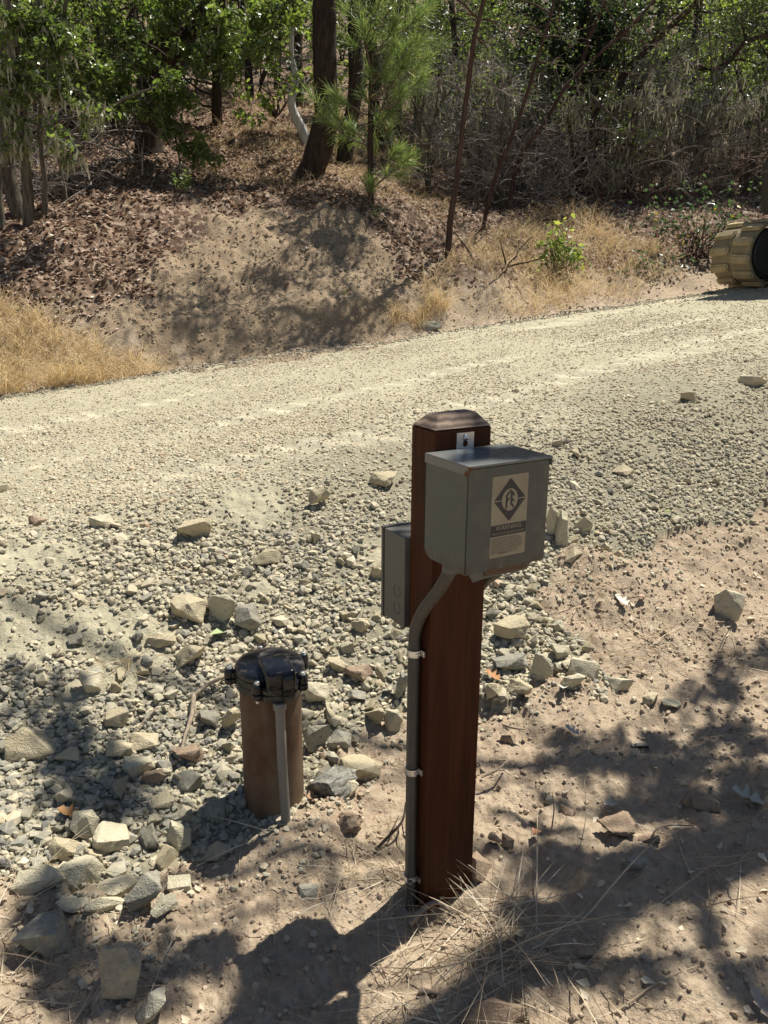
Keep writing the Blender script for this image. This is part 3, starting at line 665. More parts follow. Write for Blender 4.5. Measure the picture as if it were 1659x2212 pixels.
# ------------------------------------------------------------------ post with its boxes (local: x along the front, y into the back)
YAW = 1.0411; PR = math.pi / 2 - YAW; PX, PY = .1012, 1.5147
def at_post(name, label, cat, z=0., group=None): return empty(name, (PX, PY, z), label, cat, group, PR)
post = at_post('wooden_post', 'reddish brown stained wooden post with a chamfered weathered top standing in soil', 'post')
W, D, ZT = .1397, .0889, 1.159
bm = bmesh.new(); bbox(bm, 0, W, 0, D, -.35, ZT, .0035, 3); bm_obj('shaft', bm, M['wood'], post)
bm = bmesh.new(); i_ = .024
a = [bm.verts.new(p) for p in ((-.0005, -.0005, ZT + .001), (W + .0005, -.0005, ZT + .001), (W + .0005, D + .0005, ZT + .001), (-.0005, D + .0005, ZT + .001))]
b = [bm.verts.new(p) for p in ((i_, i_, ZT + .027), (W - i_, i_, ZT + .029), (W - i_, D - i_, ZT + .029), (i_, D - i_, ZT + .027))]
bm.faces.new(a[::-1]); bm.faces.new(b)
for k in range(4): bm.faces.new((a[k], a[(k + 1) % 4], b[(k + 1) % 4], b[k]))
bmesh.ops.bevel(bm, geom=bm.edges[:], offset=.0018, segments=2, affect='EDGES'); bm_obj('chamfered_top', bm, M['endgrain'], post)

box = at_post('control_box', 'grey enamelled steel control box with a warning sticker mounted high on the post', 'electrical box')
BX0, BX1, BY, BZ0, BZ1 = -.0241, .1773, -.1446, .9046, 1.1194
bm = bmesh.new(); R0 = .014
prof = [(0 - .0, BZ1 - .004), (BY + .002, BZ1 - .004)]
yz = [(-.0005, BZ1 - .006), (BY + .002, BZ1 - .006), (BY + .002, BZ0)] + [(-.0005 - .022 * (1 - math.cos(t)), BZ0 + .022 * (1 - math.sin(t))) for t in np.linspace(math.pi / 2, 0, 6)]
prism(bm, yz, BX0 + .0015, BX1 - .0015, 'x'); bmesh.ops.bevel(bm, geom=bm.edges[:], offset=.0022, segments=2, affect='EDGES'); bm_obj('body', bm, M['box_paint'], box)
bm = bmesh.new(); bbox(bm, BX0 - .0008, BX1 + .0008, BY - .0018, -.0005, BZ1 - .004, BZ1, .0018, 3)
bbox(bm, BX0 - .001, BX0 + .0012, BY - .0016, -.001, BZ1 - .019, BZ1 - .0015, .0006, 1); bbox(bm, BX1 - .0012, BX1 + .001, BY - .0016, -.001, BZ1 - .019, BZ1 - .0015, .0006, 1)
bbox(bm, BX0 - .0004, BX1 + .0004, BY - .0016, BY + .0004, BZ1 - .0055, BZ1 - .001, .0006, 1)
bm_obj('lid', bm, M['lid_paint'], box)
bm = bmesh.new(); bbox(bm, BX0 + .0006, BX0 + .0016, -.0015, -.0003, BZ0 + .02, BZ1 - .02); bm_obj('back_seam', bm, M['dark_gap'], box)
bm = bmesh.new(); prism(bm, [(BX0 + .022, BZ0 - .001), (BX0 + .185, BZ0 - .001), (BX0 + .172, BZ0 - .021), (BX0 + .062, BZ0 - .022), (BX0 + .036, BZ0 - .025)], BY + .020, BY + .0225, 'y'); bm_obj('bottom_flange', bm, M['box_grey'], box)
bm = bmesh.new(); bbox(bm, BX0 + .062, BX0 + .168, BY + .0165, BY + .0195, BZ0 - .017, BZ0 - .001, .001, 1); bm_obj('grimy_latch_bar', bm, M['grime'], box)
bm = bmesh.new(); prism(bm, [(BX0 - .0020, BZ1 - .0185), (BX0 + .010, BZ1 - .0025), (BX0 - .002, BZ1 - .0005)], BY - .0028, BY - .0021, 'y'); prism(bm, [(BY - .002, BZ1 - .021), (BY + .011, BZ1 - .017), (BY + .004, BZ1 - .008)], BX0 - .0021, BX0 - .0014, 'x'); bm_obj('rust_patch', bm, M['rust'], box)
# mounting plate with a keyhole and screw
bm = bmesh.new(); px0, px1, pz0, pz1 = .051, .094, 1.113, 1.1515
sh = [bm.verts.new((x, -.0016, z)) for x, z in ((px0, pz0), (px1, pz0), (px1, pz1), (px0, pz1))]; cx, cz = (px0 + px1) / 2, 1.1285
ks = [(cx + .0062 * math.sin(t), cz - .0062 * math.cos(t)) for t in np.linspace(0, 2 * math.pi, 25)[:-1]]
ks = [(x, z + (.011 if z > cz and abs(x - cx) < .0036 else 0)) for x, z in ks]
kv = [bm.verts.new((x, -.0016, z)) for x, z in ks]
oe = [bm.edges.new((sh[k], sh[(k + 1) % 4])) for k in range(4)]; ke = [bm.edges.new((kv[k], kv[(k + 1) % 24])) for k in range(24)]
r = bmesh.ops.triangle_fill(bm, edges=oe + ke, use_beauty=True); fs = [f for f in bm.faces]
r = bmesh.ops.extrude_face_region(bm, geom=fs); bmesh.ops.translate(bm, verts=[v for v in r['geom'] if isinstance(v, bmesh.types.BMVert)], vec=(0, .0013, 0))
pl = bm_obj('mounting_plate', bm, M['zinc'], box)
bm = bmesh.new(); lathe(bm, [(.0066, 0), (.0066, .0012), (.0058, .003), (.003, .0044), (.0001, .0048)], 20)
bmesh.ops.rotate(bm, verts=bm.verts, cent=(0, 0, 0), matrix=Matrix.Rotation(math.pi / 2, 3, 'X')); bmesh.ops.translate(bm, verts=bm.verts, vec=(cx, -.0018, cz + .0125)); bm_obj('screw', bm, M['zinc'], pl, True)
# sticker: measured as corners in the plane of the front face
def tdist(px, py):          # point of a photo pixel on the box front plane, in local x, z
    d = ray(px, py); e = np.array([math.cos(PR), math.sin(PR), 0]); n = np.array([-math.sin(PR), math.cos(PR), 0])
    o = np.array([PX, PY, 0]) + n * BY; t = ((o - [0, 0, CZ]) @ n) / (d @ n); q = np.array([0, 0, CZ]) + d * t; return (q - o) @ e, q[2]
SX0, SX1, SZ0, SZ1 = .0345, .1220, .9300, 1.0920
bm = bmesh.new(); rr_ = .003; cs = []
for cx_, cz_, a0 in ((SX1 - rr_, SZ1 - rr_, 0), (SX0 + rr_, SZ1 - rr_, 90), (SX0 + rr_, SZ0 + rr_, 180), (SX1 - rr_, SZ0 + rr_, 270)):
    for t in np.linspace(0, 90, 5): cs.append((cx_ + rr_ * math.cos(rad(a0 + t)), cz_ + rr_ * math.sin(rad(a0 + t))))
FY = BY + .002
prism(bm, cs, FY - .0004, FY - .0001, 'y'); st = bm_obj('warning_sticker', bm, M['sticker'], box)
bm = bmesh.new(); y0 = FY - .0006
def flat(pts, y=y0): bm.faces.new([bm.verts.new((p[0], y, p[1])) for p in pts])
SW = SX1 - SX0; SH = SZ1 - SZ0; ox, oz = SX0 + SW * .5, SZ0 + SH * .700; hw, hh_ = SW * .455, SH * .268; ri = SW * .225
def dia(t):   # diamond outline point in direction t
    c, s = math.cos(t), math.sin(t); k = 1 / (abs(c) / hw + abs(s) / hh_); return ox + c * k * .99, oz + s * k
for half in (0, 1):
    ts = np.linspace(.035, math.pi - .035, 34) + half * math.pi
    o_ = [dia(t) for t in ts]; n_ = [(ox + ri * .98 * math.cos(t), oz + ri * 1.12 * math.sin(t)) for t in ts]
    for k in range(33): flat([o_[k], o_[k + 1], n_[k + 1], n_[k]])
def em(pts): flat([(ox + (x - .5) * ri * 2, oz + (y - .5) * ri * 2.24) for x, y in pts])
# emblem strokes: an F and a mirrored-perspective E leaning together under a gable
em([(.24, .70), (.50, .97), (.50, .82), (.36, .67), (.36, .16), (.24, .04)])
em([(.36, .52), (.47, .63), (.47, .52), (.36, .40)])
em([(.53, .97), (.78, .74), (.78, .61), (.66, .70), (.66, .30), (.78, .20), (.78, .08), (.53, .28)])
em([(.66, .55), (.78, .46), (.78, .36), (.66, .44)])
bz0, bz1 = SZ0 + SH * .265, SZ0 + SH * .405; flat([(SX0 + .0004, bz0), (SX1 - .0004, bz0), (SX1 - .0004, bz1), (SX0 + .0004, bz1)])
bm_obj('printed_emblem_and_band', bm, M['ink'], st)
def text(name, s, x, z, size, mat, parent, y=FY - .0008, align='CENTER', xs=1):
    c = bpy.data.curves.new(name, 'FONT'); c.body = s; c.size = size; c.align_x = align; c.extrude = .00002; c.resolution_u = 2
    t = bpy.data.objects.new(name, c); COL.objects.link(t); dg = bpy.context.evaluated_depsgraph_get(); me = bpy.data.meshes.new_from_object(t.evaluated_get(dg)); bpy.data.objects.remove(t)
    for v in me.vertices: v.co = (x + v.co.x * xs, y - v.co.z, z + v.co.y)
    me.materials.clear(); me.materials.append(mat); o = bpy.data.objects.new(name, me); COL.objects.link(o); o.parent = parent; return o
text('warning_lettering', 'WARNING', ox, bz0 + SH * .073, .0130, M['sticker'], st)
text('hazard_lettering', 'SERIOUS OR FATAL SHOCK HAZARD', ox, bz0 + SH * .022, .0054, M['sticker'], st, xs=.87)
body_ = 'Serious or fatal electrical shock may result from\nfailure to connect the ground terminal to the motor,\ncontrol box, metal plumbing or other metal near the\nmotor or cable using wire no smaller than motor cable\nwires. To reduce risk of electrical shock, disconnect\npower before working on or around the system. Do not\nuse motor in swimming areas. Warranty void unless\nconnected by an electrician. Install according to\nall codes that apply where it is used.'
text('fine_print', body_, SX0 + .003, bz0 - .0055, .0037, M['ink'], st, align='LEFT', xs=.93)
text('maker_line', 'Electric Motors      Control Box', ox + .004, SZ0 + .0062, .0036, M['ink'], st)

jb = at_post('junction_box', 'plain grey steel junction box fixed to the back of the post at mid height', 'electrical box')
bm = bmesh.new(); bbox(bm, -.012, .132, .0905, .178, .703, .914, .0025, 3); bm_obj('body', bm, M['box_grey'], jb)
bm = bmesh.new(); bbox(bm, -.0125, .1325, .1782, .1815, .700, .9155, .0008, 1); bm_obj('cover_gasket', bm, M['dark_gap'], jb)
bm = bmesh.new(); bbox(bm, -.0135, .1335, .1817, .190, .699, .9165, .002, 2); bm_obj('cover', bm, M['box_grey'], jb)
for zc in (.742, .782):
    bm = bmesh.new()
    for k in range(28):
        t0, t1 = 2 * math.pi * k / 32, 2 * math.pi * (k + 1) / 32
        q = [(.120 + r_ * math.cos(t + 1.9), zc + r_ * math.sin(t + 1.9)) for r_, t in ((.0140, t0), (.0140, t1), (.0128, t1), (.0128, t0))]; prism(bm, q, -.0124, -.0119, 'x')
    bm_obj('knockout', bm, M['dark_gap'], jb)

def conduit(name, pts, r, mat, label, group=None):
    e = at_post(name, label, 'conduit', 0, group); acc = Acc(); P = smooth_path(pts, .008); tube(acc, P, r, 20, .5)
    t = acc.build('tube', mat, True); t.parent = e; return e
cdt = conduit('flexible_conduit', [(.002, -.066, .905), (.001, -.060, .885), (-.004, -.035, .84), (-.012, .012, .775), (-.0155, .036, .72), (-.0155, .040, .66), (-.0155, .041, .45), (-.0155, .040, .2), (-.0165, .036, .03), (-.017, .034, -.12)], .0138, M['conduit'], 'grey ribbed conduit curving down the left face of the post')
bm = bmesh.new(); lathe(bm, [(.0185, .886), (.0195, .889), (.0195, .902), (.018, .9045)], 24, (.002, -.066)); bm_obj('fitting', bm, M['box_grey'], cdt, True)
for z_ in (.668, .372, .078):
    bm = bmesh.new(); cx_, cy_ = -.0158, .0395
    for r0, r1 in ((.0142, .0154),):
        A_ = [bm.verts.new((cx_ + r1 * math.cos(t), cy_ + r1 * math.sin(t), z_ - .0075)) for t in np.linspace(0, 2 * math.pi, 29)[:-1]]
        B_ = [bm.verts.new((cx_ + r1 * math.cos(t), cy_ + r1 * math.sin(t), z_ + .0075)) for t in np.linspace(0, 2 * math.pi, 29)[:-1]]
        for k in range(28): bm.faces.new((A_[k], A_[(k + 1) % 28], B_[(k + 1) % 28], B_[k]))
        lathe(bm, [(r1 + .0008, z_ + .0058), (r1 + .0008, z_ + .0076)], 28, (cx_, cy_)); lathe(bm, [(r1 + .0008, z_ - .0076), (r1 + .0008, z_ - .0058)], 28, (cx_, cy_))
    bbox(bm, -.0035, -.001, .052, .068, z_ - .0075, z_ + .0075, .0005, 1); bbox(bm, -.006, -.001, .016, .027, z_ - .0075, z_ + .0075, .0005, 1)
    bbox(bm, -.021, -.010, .0225, .0255, z_ - .003, z_ + .003, .001, 1)
    bm_obj('strap', bm, M['zinc'], cdt)
cdt2 = conduit('flexible_conduit', [(.150, -.060, .905), (.152, -.052, .885), (.157, -.02, .845), (.158, .03, .80), (.156, .06, .74), (.156, .066, .5), (.156, .066, .2), (.156, .066, -.1)], .0138, M['conduit'], 'dark conduit dropping behind the right side of the post')
bm = bmesh.new(); lathe(bm, [(.0185, .886), (.0195, .889), (.0195, .902), (.018, .9045)], 24, (.150, -.060)); bm_obj('fitting', bm, M['box_grey'], cdt2, True)

# ------------------------------------------------------------------ well casing
CXW, CYW = -.309, 1.905
cs_ = empty('well_casing', (CXW, CYW, .014), 'rusty brown steel well casing with a black bolted cap rising from the rubble', 'well casing')
bm = bmesh.new(); lathe(bm, [(.0836, -.2), (.0841, .1), (.0836, .25), (.0838, .40)], 64); bm_obj('pipe', bm, M['casing'], cs_, True)
bm = bmesh.new(); lathe(bm, [(.0940, .4235), (.0945, .433), (.0925, .4395), (.088, .4445), (.076, .4480), (.05, .4505), (.02, .4515), (.0005, .4518)], 64); cap = bm_obj('well_cap', bm, M['cap_black'], cs_, True)
HA = math.atan2(-.915, .40)
def capring(bm, z0, z1, r, hump, out):   # rounded plan outline with a lobe where the hump is
    pts = []
    for k in range(72):
        t = 2 * math.pi * k / 72; d_ = (t - HA + math.pi) % (2 * math.pi) - math.pi
        lob = out * (1 / (1 + (abs(d_) / hump) ** 6)); pts.append(((r + lob) * math.cos(t), (r + lob) * math.sin(t)))
    prism(bm, pts, z0, z1)
bm = bmesh.new(); capring(bm, .385, .405, .0945, .48, .030); bmesh.ops.bevel(bm, geom=[e for e in bm.edges if abs(e.verts[0].co.z - e.verts[1].co.z) < 1e-5], offset=.002, segments=2, affect='EDGES'); bm_obj('lower_flange', bm, M['cap_black'], cap)
bm = bmesh.new(); capring(bm, .4075, .424, .0955, .48, .031); bmesh.ops.bevel(bm, geom=[e for e in bm.edges if abs(e.verts[0].co.z - e.verts[1].co.z) < 1e-5], offset=.003, segments=2, affect='EDGES'); bm_obj('upper_flange', bm, M['cap_black'], cap)
bm = bmesh.new(); bbox(bm, .030, .124, -.040, .040, .415, .476, .010, 4)
for v in bm.verts:
    if v.co.z > .44: v.co.z += -.10 * (v.co.x - .02) + .004
bmesh.ops.rotate(bm, verts=bm.verts, cent=(0, 0, 0), matrix=Matrix.Rotation(HA, 3, 'Z')); bm_obj('terminal_housing', bm, M['cap_black'], cap, True)
bm = bmesh.new(); pr = [(.116, .474), (.128, .470), (.136, .458), (.137, .42), (.134, .388), (.127, .380), (.120, .384), (.119, .40)]
a = [bm.verts.new((x, -.001, z)) for x, z in pr]; b = [bm.verts.new((x, .027, z)) for x, z in pr]; bm.faces.new(a); bm.faces.new(b[::-1])
for k in range(8): j = (k + 1) % 8; bm.faces.new((a[k], a[j], b[j], b[k]))
bmesh.ops.bevel(bm, geom=bm.edges[:], offset=.002, segments=2, affect='EDGES')
bmesh.ops.rotate(bm, verts=bm.verts, cent=(0, 0, 0), matrix=Matrix.Rotation(HA, 3, 'Z')); bm_obj('clip', bm, M['cap_black'], cap, True)
for deg in (190, 261, -28, 38, 112):
    c_, s_ = math.cos(rad(deg)), math.sin(rad(deg)); x_, y_ = .108 * c_, .108 * s_
    bm = bmesh.new(); lathe(bm, [(.0125, .390), (.014, .393), (.014, .404), (.0125, .4055)], 20, (x_, y_)); lathe(bm, [(.0125, .408), (.014, .410), (.014, .425), (.0115, .433)], 20, (x_, y_))
    prism(bm, [(x_ * .8 - s_ * .012, y_ * .8 + c_ * .012), (x_ * .8 + s_ * .012, y_ * .8 - c_ * .012), (x_ + s_ * .012, y_ - c_ * .012), (x_ - s_ * .012, y_ + c_ * .012)], .391, .4045)
    prism(bm, [(x_ * .8 - s_ * .012, y_ * .8 + c_ * .012), (x_ * .8 + s_ * .012, y_ * .8 - c_ * .012), (x_ + s_ * .012, y_ - c_ * .012), (x_ - s_ * .012, y_ + c_ * .012)], .409, .4235)
    er = bm_obj('bolt_ear', bm, M['cap_black'], cap)
    bm = bmesh.new(); lathe(bm, [(.0085, .4332), (.0085, .4345)], 20, (x_, y_)); lathe(bm, [(.0068, .4347), (.0072, .4365), (.0068, .4405), (.003, .4415)], 6, (x_, y_)); lathe(bm, [(.004, .378), (.0055, .380), (.0055, .3895)], 10, (x_, y_)); bm_obj('bolt', bm, M['zinc'], cap)
DXY = (.118 * math.cos(HA - .06), .118 * math.sin(HA - .06))
bm = bmesh.new(); lathe(bm, [(.0165, .364), (.0175, .366), (.0175, .384), (.0165, .3855)], 28, DXY); cap_f = bm_obj('conduit_fitting', bm, M['conduit_pale'], cs_, True)
acc = Acc(); tube(acc, smooth_path([(DXY[0], DXY[1], .37), (DXY[0] + .001, DXY[1] + .002, .2), (DXY[0] + .004, DXY[1] + .004, .05), (DXY[0] + .006, DXY[1] + .01, -.15)], .01), .0132, 22)
cp = acc.build('conduit', M['conduit_pale'], True); cp.parent = cs_
# ------------------------------------------------------------------ tracked excavator at the right
def build_excavator():
    p0 = hit(1668, 622); ex = Vector((EX, EY, .118)).normalized(); ez = Vector((-.118 * EX, -.118 * EY, 1)).normalized(); ey = ez.cross(ex).normalized()
    S = np.linalg.norm(p0 - [0, 0, CZ]) / (1659 * F); Hh = 124 * S; Rr = Hh / 2; Wt = .80 * Hh
    root = empty('excavator', (0, 0, 0), 'tracked excavator with dusty rubber tracks parked on the road, cut by the right border', 'excavator')
    org = Vector(p0); org.z = Hs(org.x, org.y) - .005
    root.matrix_world = Matrix.Translation(org) @ Matrix((ex, ey, ez)).transposed().to_4x4()
    L = 3.4 * Hh
    def loop(t, r):   # stadium outline, t = distance along the belt
        per = 2 * L + 2 * math.pi * Rr; t = t % per
        if t < L: return (L - t, Rr - r, (0, -1))
        t -= L
        if t < math.pi * Rr: a = -math.pi / 2 - t / Rr; return (r * math.cos(a), Rr + r * math.sin(a), (math.cos(a), math.sin(a)))
        t -= math.pi * Rr
        if t < L: return (t, Rr + r, (0, 1))
        t -= L; a = math.pi / 2 - t / Rr; return (L + r * math.cos(a), Rr + r * math.sin(a), (math.cos(a), math.sin(a)))
    per = 2 * L + 2 * math.pi * Rr
    for y0 in (0, -2.6 * Wt):
        bm = bmesh.new(); n = 110; ri, ro = Rr * .82, Rr * .89
        ring = []
        for k in range(n):
            xo, zo, _ = loop(per * k / n, ro); xi, zi, _ = loop(per * k / n, ri)
            ring.append([bm.verts.new(v) for v in ((xo, y0 + .015, zo), (xo, y0 + Wt - .015, zo), (xi, y0 + Wt - .015, zi), (xi, y0 + .015, zi))])
        for k in range(n):
            a, b = ring[k], ring[(k + 1) % n]
            for q in range(4): bm.faces.new((a[q], a[(q + 1) % 4], b[(q + 1) % 4], b[q]))
        tr = bm_obj('track', bm, M['belt'], root, False)
        nl = int(per / (Hh * .27)); bm = bmesh.new()
        for k in range(nl * 2):
            side = k % 2; c = per * (k / 2 + .0) / nl; hw_ = Hh * .082
            ya, yb = (y0, y0 + Wt * .47) if side == 0 else (y0 + Wt * .53, y0 + Wt)
            vs = []
            for t, r, sh in ((c - hw_, ro - .004, 0), (c + hw_, ro - .004, 0), (c + hw_ * .72, Rr, 0), (c - hw_ * .72, Rr, 0)):
                for yy, dt in ((ya, (0 if side == 0 else .25 * hw_)), (yb, (.25 * hw_ if side == 0 else 0))):
                    x, z, _ = loop(t + dt, r); vs.append(bm.verts.new((x, yy, z)))
            f = [(0, 1, 3, 2), (2, 3, 5, 4), (4, 5, 7, 6), (6, 7, 1, 0), (0, 2, 4, 6), (1, 7, 5, 3)]
            for q in f: bm.faces.new([vs[i] for i in q])
        bmesh.ops.bevel(bm, geom=bm.edges[:], offset=.018, segments=3, affect='EDGES')
        bm_obj('tread_lugs', bm, M['rubber'], tr, True)
        for nm, xx, rr in (('idler', 0., Rr * .74), ('sprocket', L, Rr * .70)):
            bm = bmesh.new(); lathe(bm, [(rr * .35, -Wt * .30), (rr * .8, -Wt * .32), (rr * .86, -Wt * .42), (rr, -Wt * .45), (rr, Wt * .45), (rr * .86, Wt * .42), (rr * .8, Wt * .32), (rr * .35, Wt * .30)], 40)
            bmesh.ops.rotate(bm, verts=bm.verts, cent=(0, 0, 0), matrix=Matrix.Rotation(math.pi / 2, 3, 'X')); bmesh.ops.translate(bm, verts=bm.verts, vec=(xx, y0 + Wt * .5, Rr)); wh = bm_obj(nm, bm, M['steel_dark'], tr, False)
            bm = bmesh.new(); lathe(bm, [(rr * .80, Wt * .425), (rr * .87, Wt * .455), (rr * .90, Wt * .44)], 40); lathe(bm, [(rr * .2, Wt * .30), (rr * .2, Wt * .42), (rr * .12, Wt * .44)], 24)
            bmesh.ops.rotate(bm, verts=bm.verts, cent=(0, 0, 0), matrix=Matrix.Rotation(math.pi / 2, 3, 'X')); bmesh.ops.translate(bm, verts=bm.verts, vec=(xx, y0 + Wt * .5, Rr)); bm_obj('rim', bm, M['machine_grey'], wh, True)
        for k in range(4):
            bm = bmesh.new(); lathe(bm, [(.05, -.12), (.085, -.11), (.085, .11), (.05, .12)], 20); bmesh.ops.rotate(bm, verts=bm.verts, cent=(0, 0, 0), matrix=Matrix.Rotation(math.pi / 2, 3, 'X'))
            bmesh.ops.translate(bm, verts=bm.verts, vec=(L * (k + 1) / 5, y0 + Wt * .5, Rr * .26)); bm_obj('roller', bm, M['steel_dark'], tr)
        bm = bmesh.new(); bbox(bm, Rr * .5, L - Rr * .4, y0 + Wt * .25, y0 + Wt * .75, Rr * .45, Rr * 1.5, .03, 2); bm_obj('track_frame', bm, M['steel_dark'], root)
    top = Hh
    bm = bmesh.new(); bbox(bm, Rr * .9, L - Rr * .4, -1.6 * Wt, 0, Rr * .7, top * .98, .03, 2); lathe(bm, [(.42, top * .97), (.42, top + .10)], 32, (L * .5, -.8 * Wt)); bm_obj('undercarriage', bm, M['steel_dark'], root)
    # house: rounded vertical corner seen just inside the frame, cap rim on top
    y1h = .85 * Wt; y0h = -2.4 * Wt
    def pxx(x, y):
        q = org + ex * x + ey * y + ez * (top + .4); dz = q.y * math.cos(PITCH) - (q.z - CZ) * math.sin(PITCH); return 829.5 + q.x / dz * 1659 * F
    x0 = next(x for x in np.linspace(0, 6, 600) if pxx(x, y1h) > 1628)
    def rr_box(bm, x0, x1, y0, y1, z0, z1, r):
        pts = [(cx + r * math.cos(rad(a0 + t)), cy + r * math.sin(rad(a0 + t))) for cx, cy, a0 in ((x1 - r, y1 - r, 0), (x0 + r, y1 - r, 90), (x0 + r, y0 + r, 180), (x1 - r, y0 + r, 270)) for t in np.linspace(0, 90, 9)]
        prism(bm, pts, z0, z1)
    bm = bmesh.new(); rr_box(bm, x0, x0 + 2.0, y0h, y1h, top + .04, top + .66, .16); bmesh.ops.bevel(bm, geom=[e for e in bm.edges if abs(e.verts[0].co.z - e.verts[1].co.z) < 1e-4], offset=.03, segments=3, affect='EDGES'); hs = bm_obj('house', bm, M['machine_grey'], root)
    bm = bmesh.new(); rr_box(bm, x0 - .012, x0 + 2.01, y0h - .01, y1h + .01, top + .52, top + .55, .17); bm_obj('trim_band', bm, M['box_grey'], hs)
    bm = bmesh.new(); c0 = x0 + .16
    for xx in (c0, c0 + 1.05):
        for yy in (y1h - 1.0, y1h - .12): bbox(bm, xx, xx + .06, yy, yy + .06, top + .80, top + 2.0, .01, 1)
    bbox(bm, c0 - .05, c0 + 1.16, y1h - 1.05, y1h - .01, top + 1.98, top + 2.06, .03, 2); bm_obj('cab_frame', bm, M['steel_dark'], root)
    bm = bmesh.new(); prism(bm, [(x0 + 1.9, top + .5), (x0 + 3.0, top + 2.3), (x0 + 4.2, top + 2.1), (x0 + 4.3, top + 1.9), (x0 + 3.1, top + 1.95), (x0 + 2.2, top + .4)], -1.0 * Wt, -1.0 * Wt + .22, 'y'); bm_obj('boom', bm, M['machine_grey'], root)
build_excavator()

# ------------------------------------------------------------------ vegetation builders
DIA_V = np.array([[0, 0, 0], [.32, .30, .05], [0, 1, -.06], [-.32, .30, .05]]); DIA_F = np.array([[0, 1, 2], [0, 2, 3]])
ang = [0, .3, .22, .52, .36, .62, .3]; yy = [0, .12, .34, .42, .62, .70, 1.0]
LOB = [(0, 0, 0)] + [(a * .8, b, .05 * a) for a, b in ((.14, .1), (.40, .26), (.17, .38), (.50, .58), (.18, .66), (.26, .9))] + [(0, 1.05, -.05)] + [(-a * .8, b, .05 * a) for a, b in ((.26, .9), (.18, .66), (.50, .58), (.17, .38), (.40, .26), (.14, .1))]
LOB_V = np.array(LOB + [(0, .5, -.02)]); LOB_F = np.array([[13 if False else len(LOB), i, (i + 1) % len(LOB)] for i in range(len(LOB))])
def leaves_at(acc, pos, size, kind, tint, droop=.3):
    n = len(pos); tv, tf = (LOB_V, LOB_F) if kind == 'lobed' else (DIA_V, DIA_F)
    R = rotz(RNG.uniform(0, 6.28, n)) @ rotx(RNG.normal(-droop, .55, n)) @ roty(RNG.normal(0, .6, n))
    acc.add(*scatter(tv, tf, pos, R, size, tint))
def bez(a, b, sag, n=7, wob=.04):
    a = np.asarray(a, float); b = np.asarray(b, float); L = np.linalg.norm(b - a); m = (a + b) / 2 + np.array([0, 0, sag * L]) + RNG.normal(0, wob * L, 3)
    t = np.linspace(0, 1, n)[:, None]; P = (1 - t) ** 2 * a + 2 * t * (1 - t) * m + t * t * b
    P[1:-1] += RNG.normal(0, .014 * L, (n - 2, 3)); return P
def make_tree(name, label, cat, trunks, clumps, leaf='oak_leaf', bark='bark', leafkind='dia', leafsize=.07, group=None, twigs=(7, .006), limb=.022, droop=.3, lichen=0, pixel=True, rough=.12, sides=10):
    """trunks: [(points, r0, r1)] ; clumps: [(point, radius, leaf count)] in world space"""
    base = np.asarray(trunks[0][0][0], float); root = empty(name, base.tolist(), label, cat, group)
    ta = Acc(); allp = []
    for pts, r0, r1 in trunks:
        P = smooth_path(pts, .22); r = np.interp(np.linspace(0, 1, len(P)), [0, .04, 1], [r0 * 1.35, r0, r1]); tube(ta, P, r, sides, .5, rough); allp.append(np.hstack([P, r[:, None]]))
    AP = np.vstack(allp); tw = Acc(); la = Acc(); li = []
    for c, rad_, cnt in clumps:
        c = np.asarray(c, float); d = np.linalg.norm(AP[:, :3] - c, axis=1) + np.where(AP[:, 2] > c[2] + .15, 1.2, 0); k = int(np.argmin(d)); a = AP[k, :3]
        if d[k] > rad_ * .3: P = bez(a, c, .12, 9); tube(ta, P, np.linspace(min(limb, AP[k, 3] * .7), .008, 9), 6, .5, .1)
        tips = []
        for _ in range(twigs[0]):
            v = RNG.normal(size=3); v[2] *= .7; v /= np.linalg.norm(v); e = c + v * rad_ * RNG.uniform(.6, 1.05); s0 = c + (a - c) * RNG.uniform(0, .25) if d[k] > rad_ * .3 else c
            P = bez(s0, e, RNG.uniform(-.05, .1), 7); tube(tw, P, np.linspace(twigs[1], twigs[1] * .35, 7), 3, RNG.random(), cap=False); tips.append(P)
            for _ in range(2):
                k2 = RNG.integers(2, 6); e2 = P[k2] + RNG.normal(size=3) * rad_ * .28; Q = bez(P[k2], e2, 0, 5); tube(tw, Q, np.linspace(twigs[1] * .6, twigs[1] * .25, 5), 3, RNG.random(), cap=False); tips.append(Q)
        T = np.vstack([t[len(t) // 3:] for t in tips])
        if cnt: 
            k3 = RNG.integers(0, len(T), cnt); pos = T[k3] + RNG.normal(size=(cnt, 3)) * rad_ * .085; tn = np.clip(RNG.normal(.5, .22, cnt) + RNG.normal(0, .08), 0, 1)
            leaves_at(la, pos, leafsize * RNG.uniform(.6, 1.2, cnt), leafkind, tn, droop)
        if lichen: k4 = RNG.integers(0, len(T), lichen); li.append(T[k4])
    ta.build('trunk', M[bark], True, root)
    if tw.n: tw.build('twigs', M['twig_brown' if bark in ('bark', 'bark_red') else 'twig'], False, root)
    if la.n: la.build('crown', M[leaf], False, root)
    if li: lichen_strands(np.vstack(li), root)
    return root
def lichen_strands(P0, root):
    n = len(P0); L = RNG.uniform(.05, .20, n); k = 4; t = np.linspace(0, 1, k); P = P0[:, None] + np.stack([RNG.normal(0, .012, (n, k)).cumsum(1), RNG.normal(0, .012, (n, k)).cumsum(1), -L[:, None] * t[None]], 2)
    V, T, tn = strips(P, np.interp(t, [0, .5, 1], [.006, .016, .004])[None] * np.ones((n, 1)), RNG.random(n)); nmesh('lichen', V, T, M['lichen'], tn, False, root)
def PB(px, py, dY=0): h = hit(px, py); return h
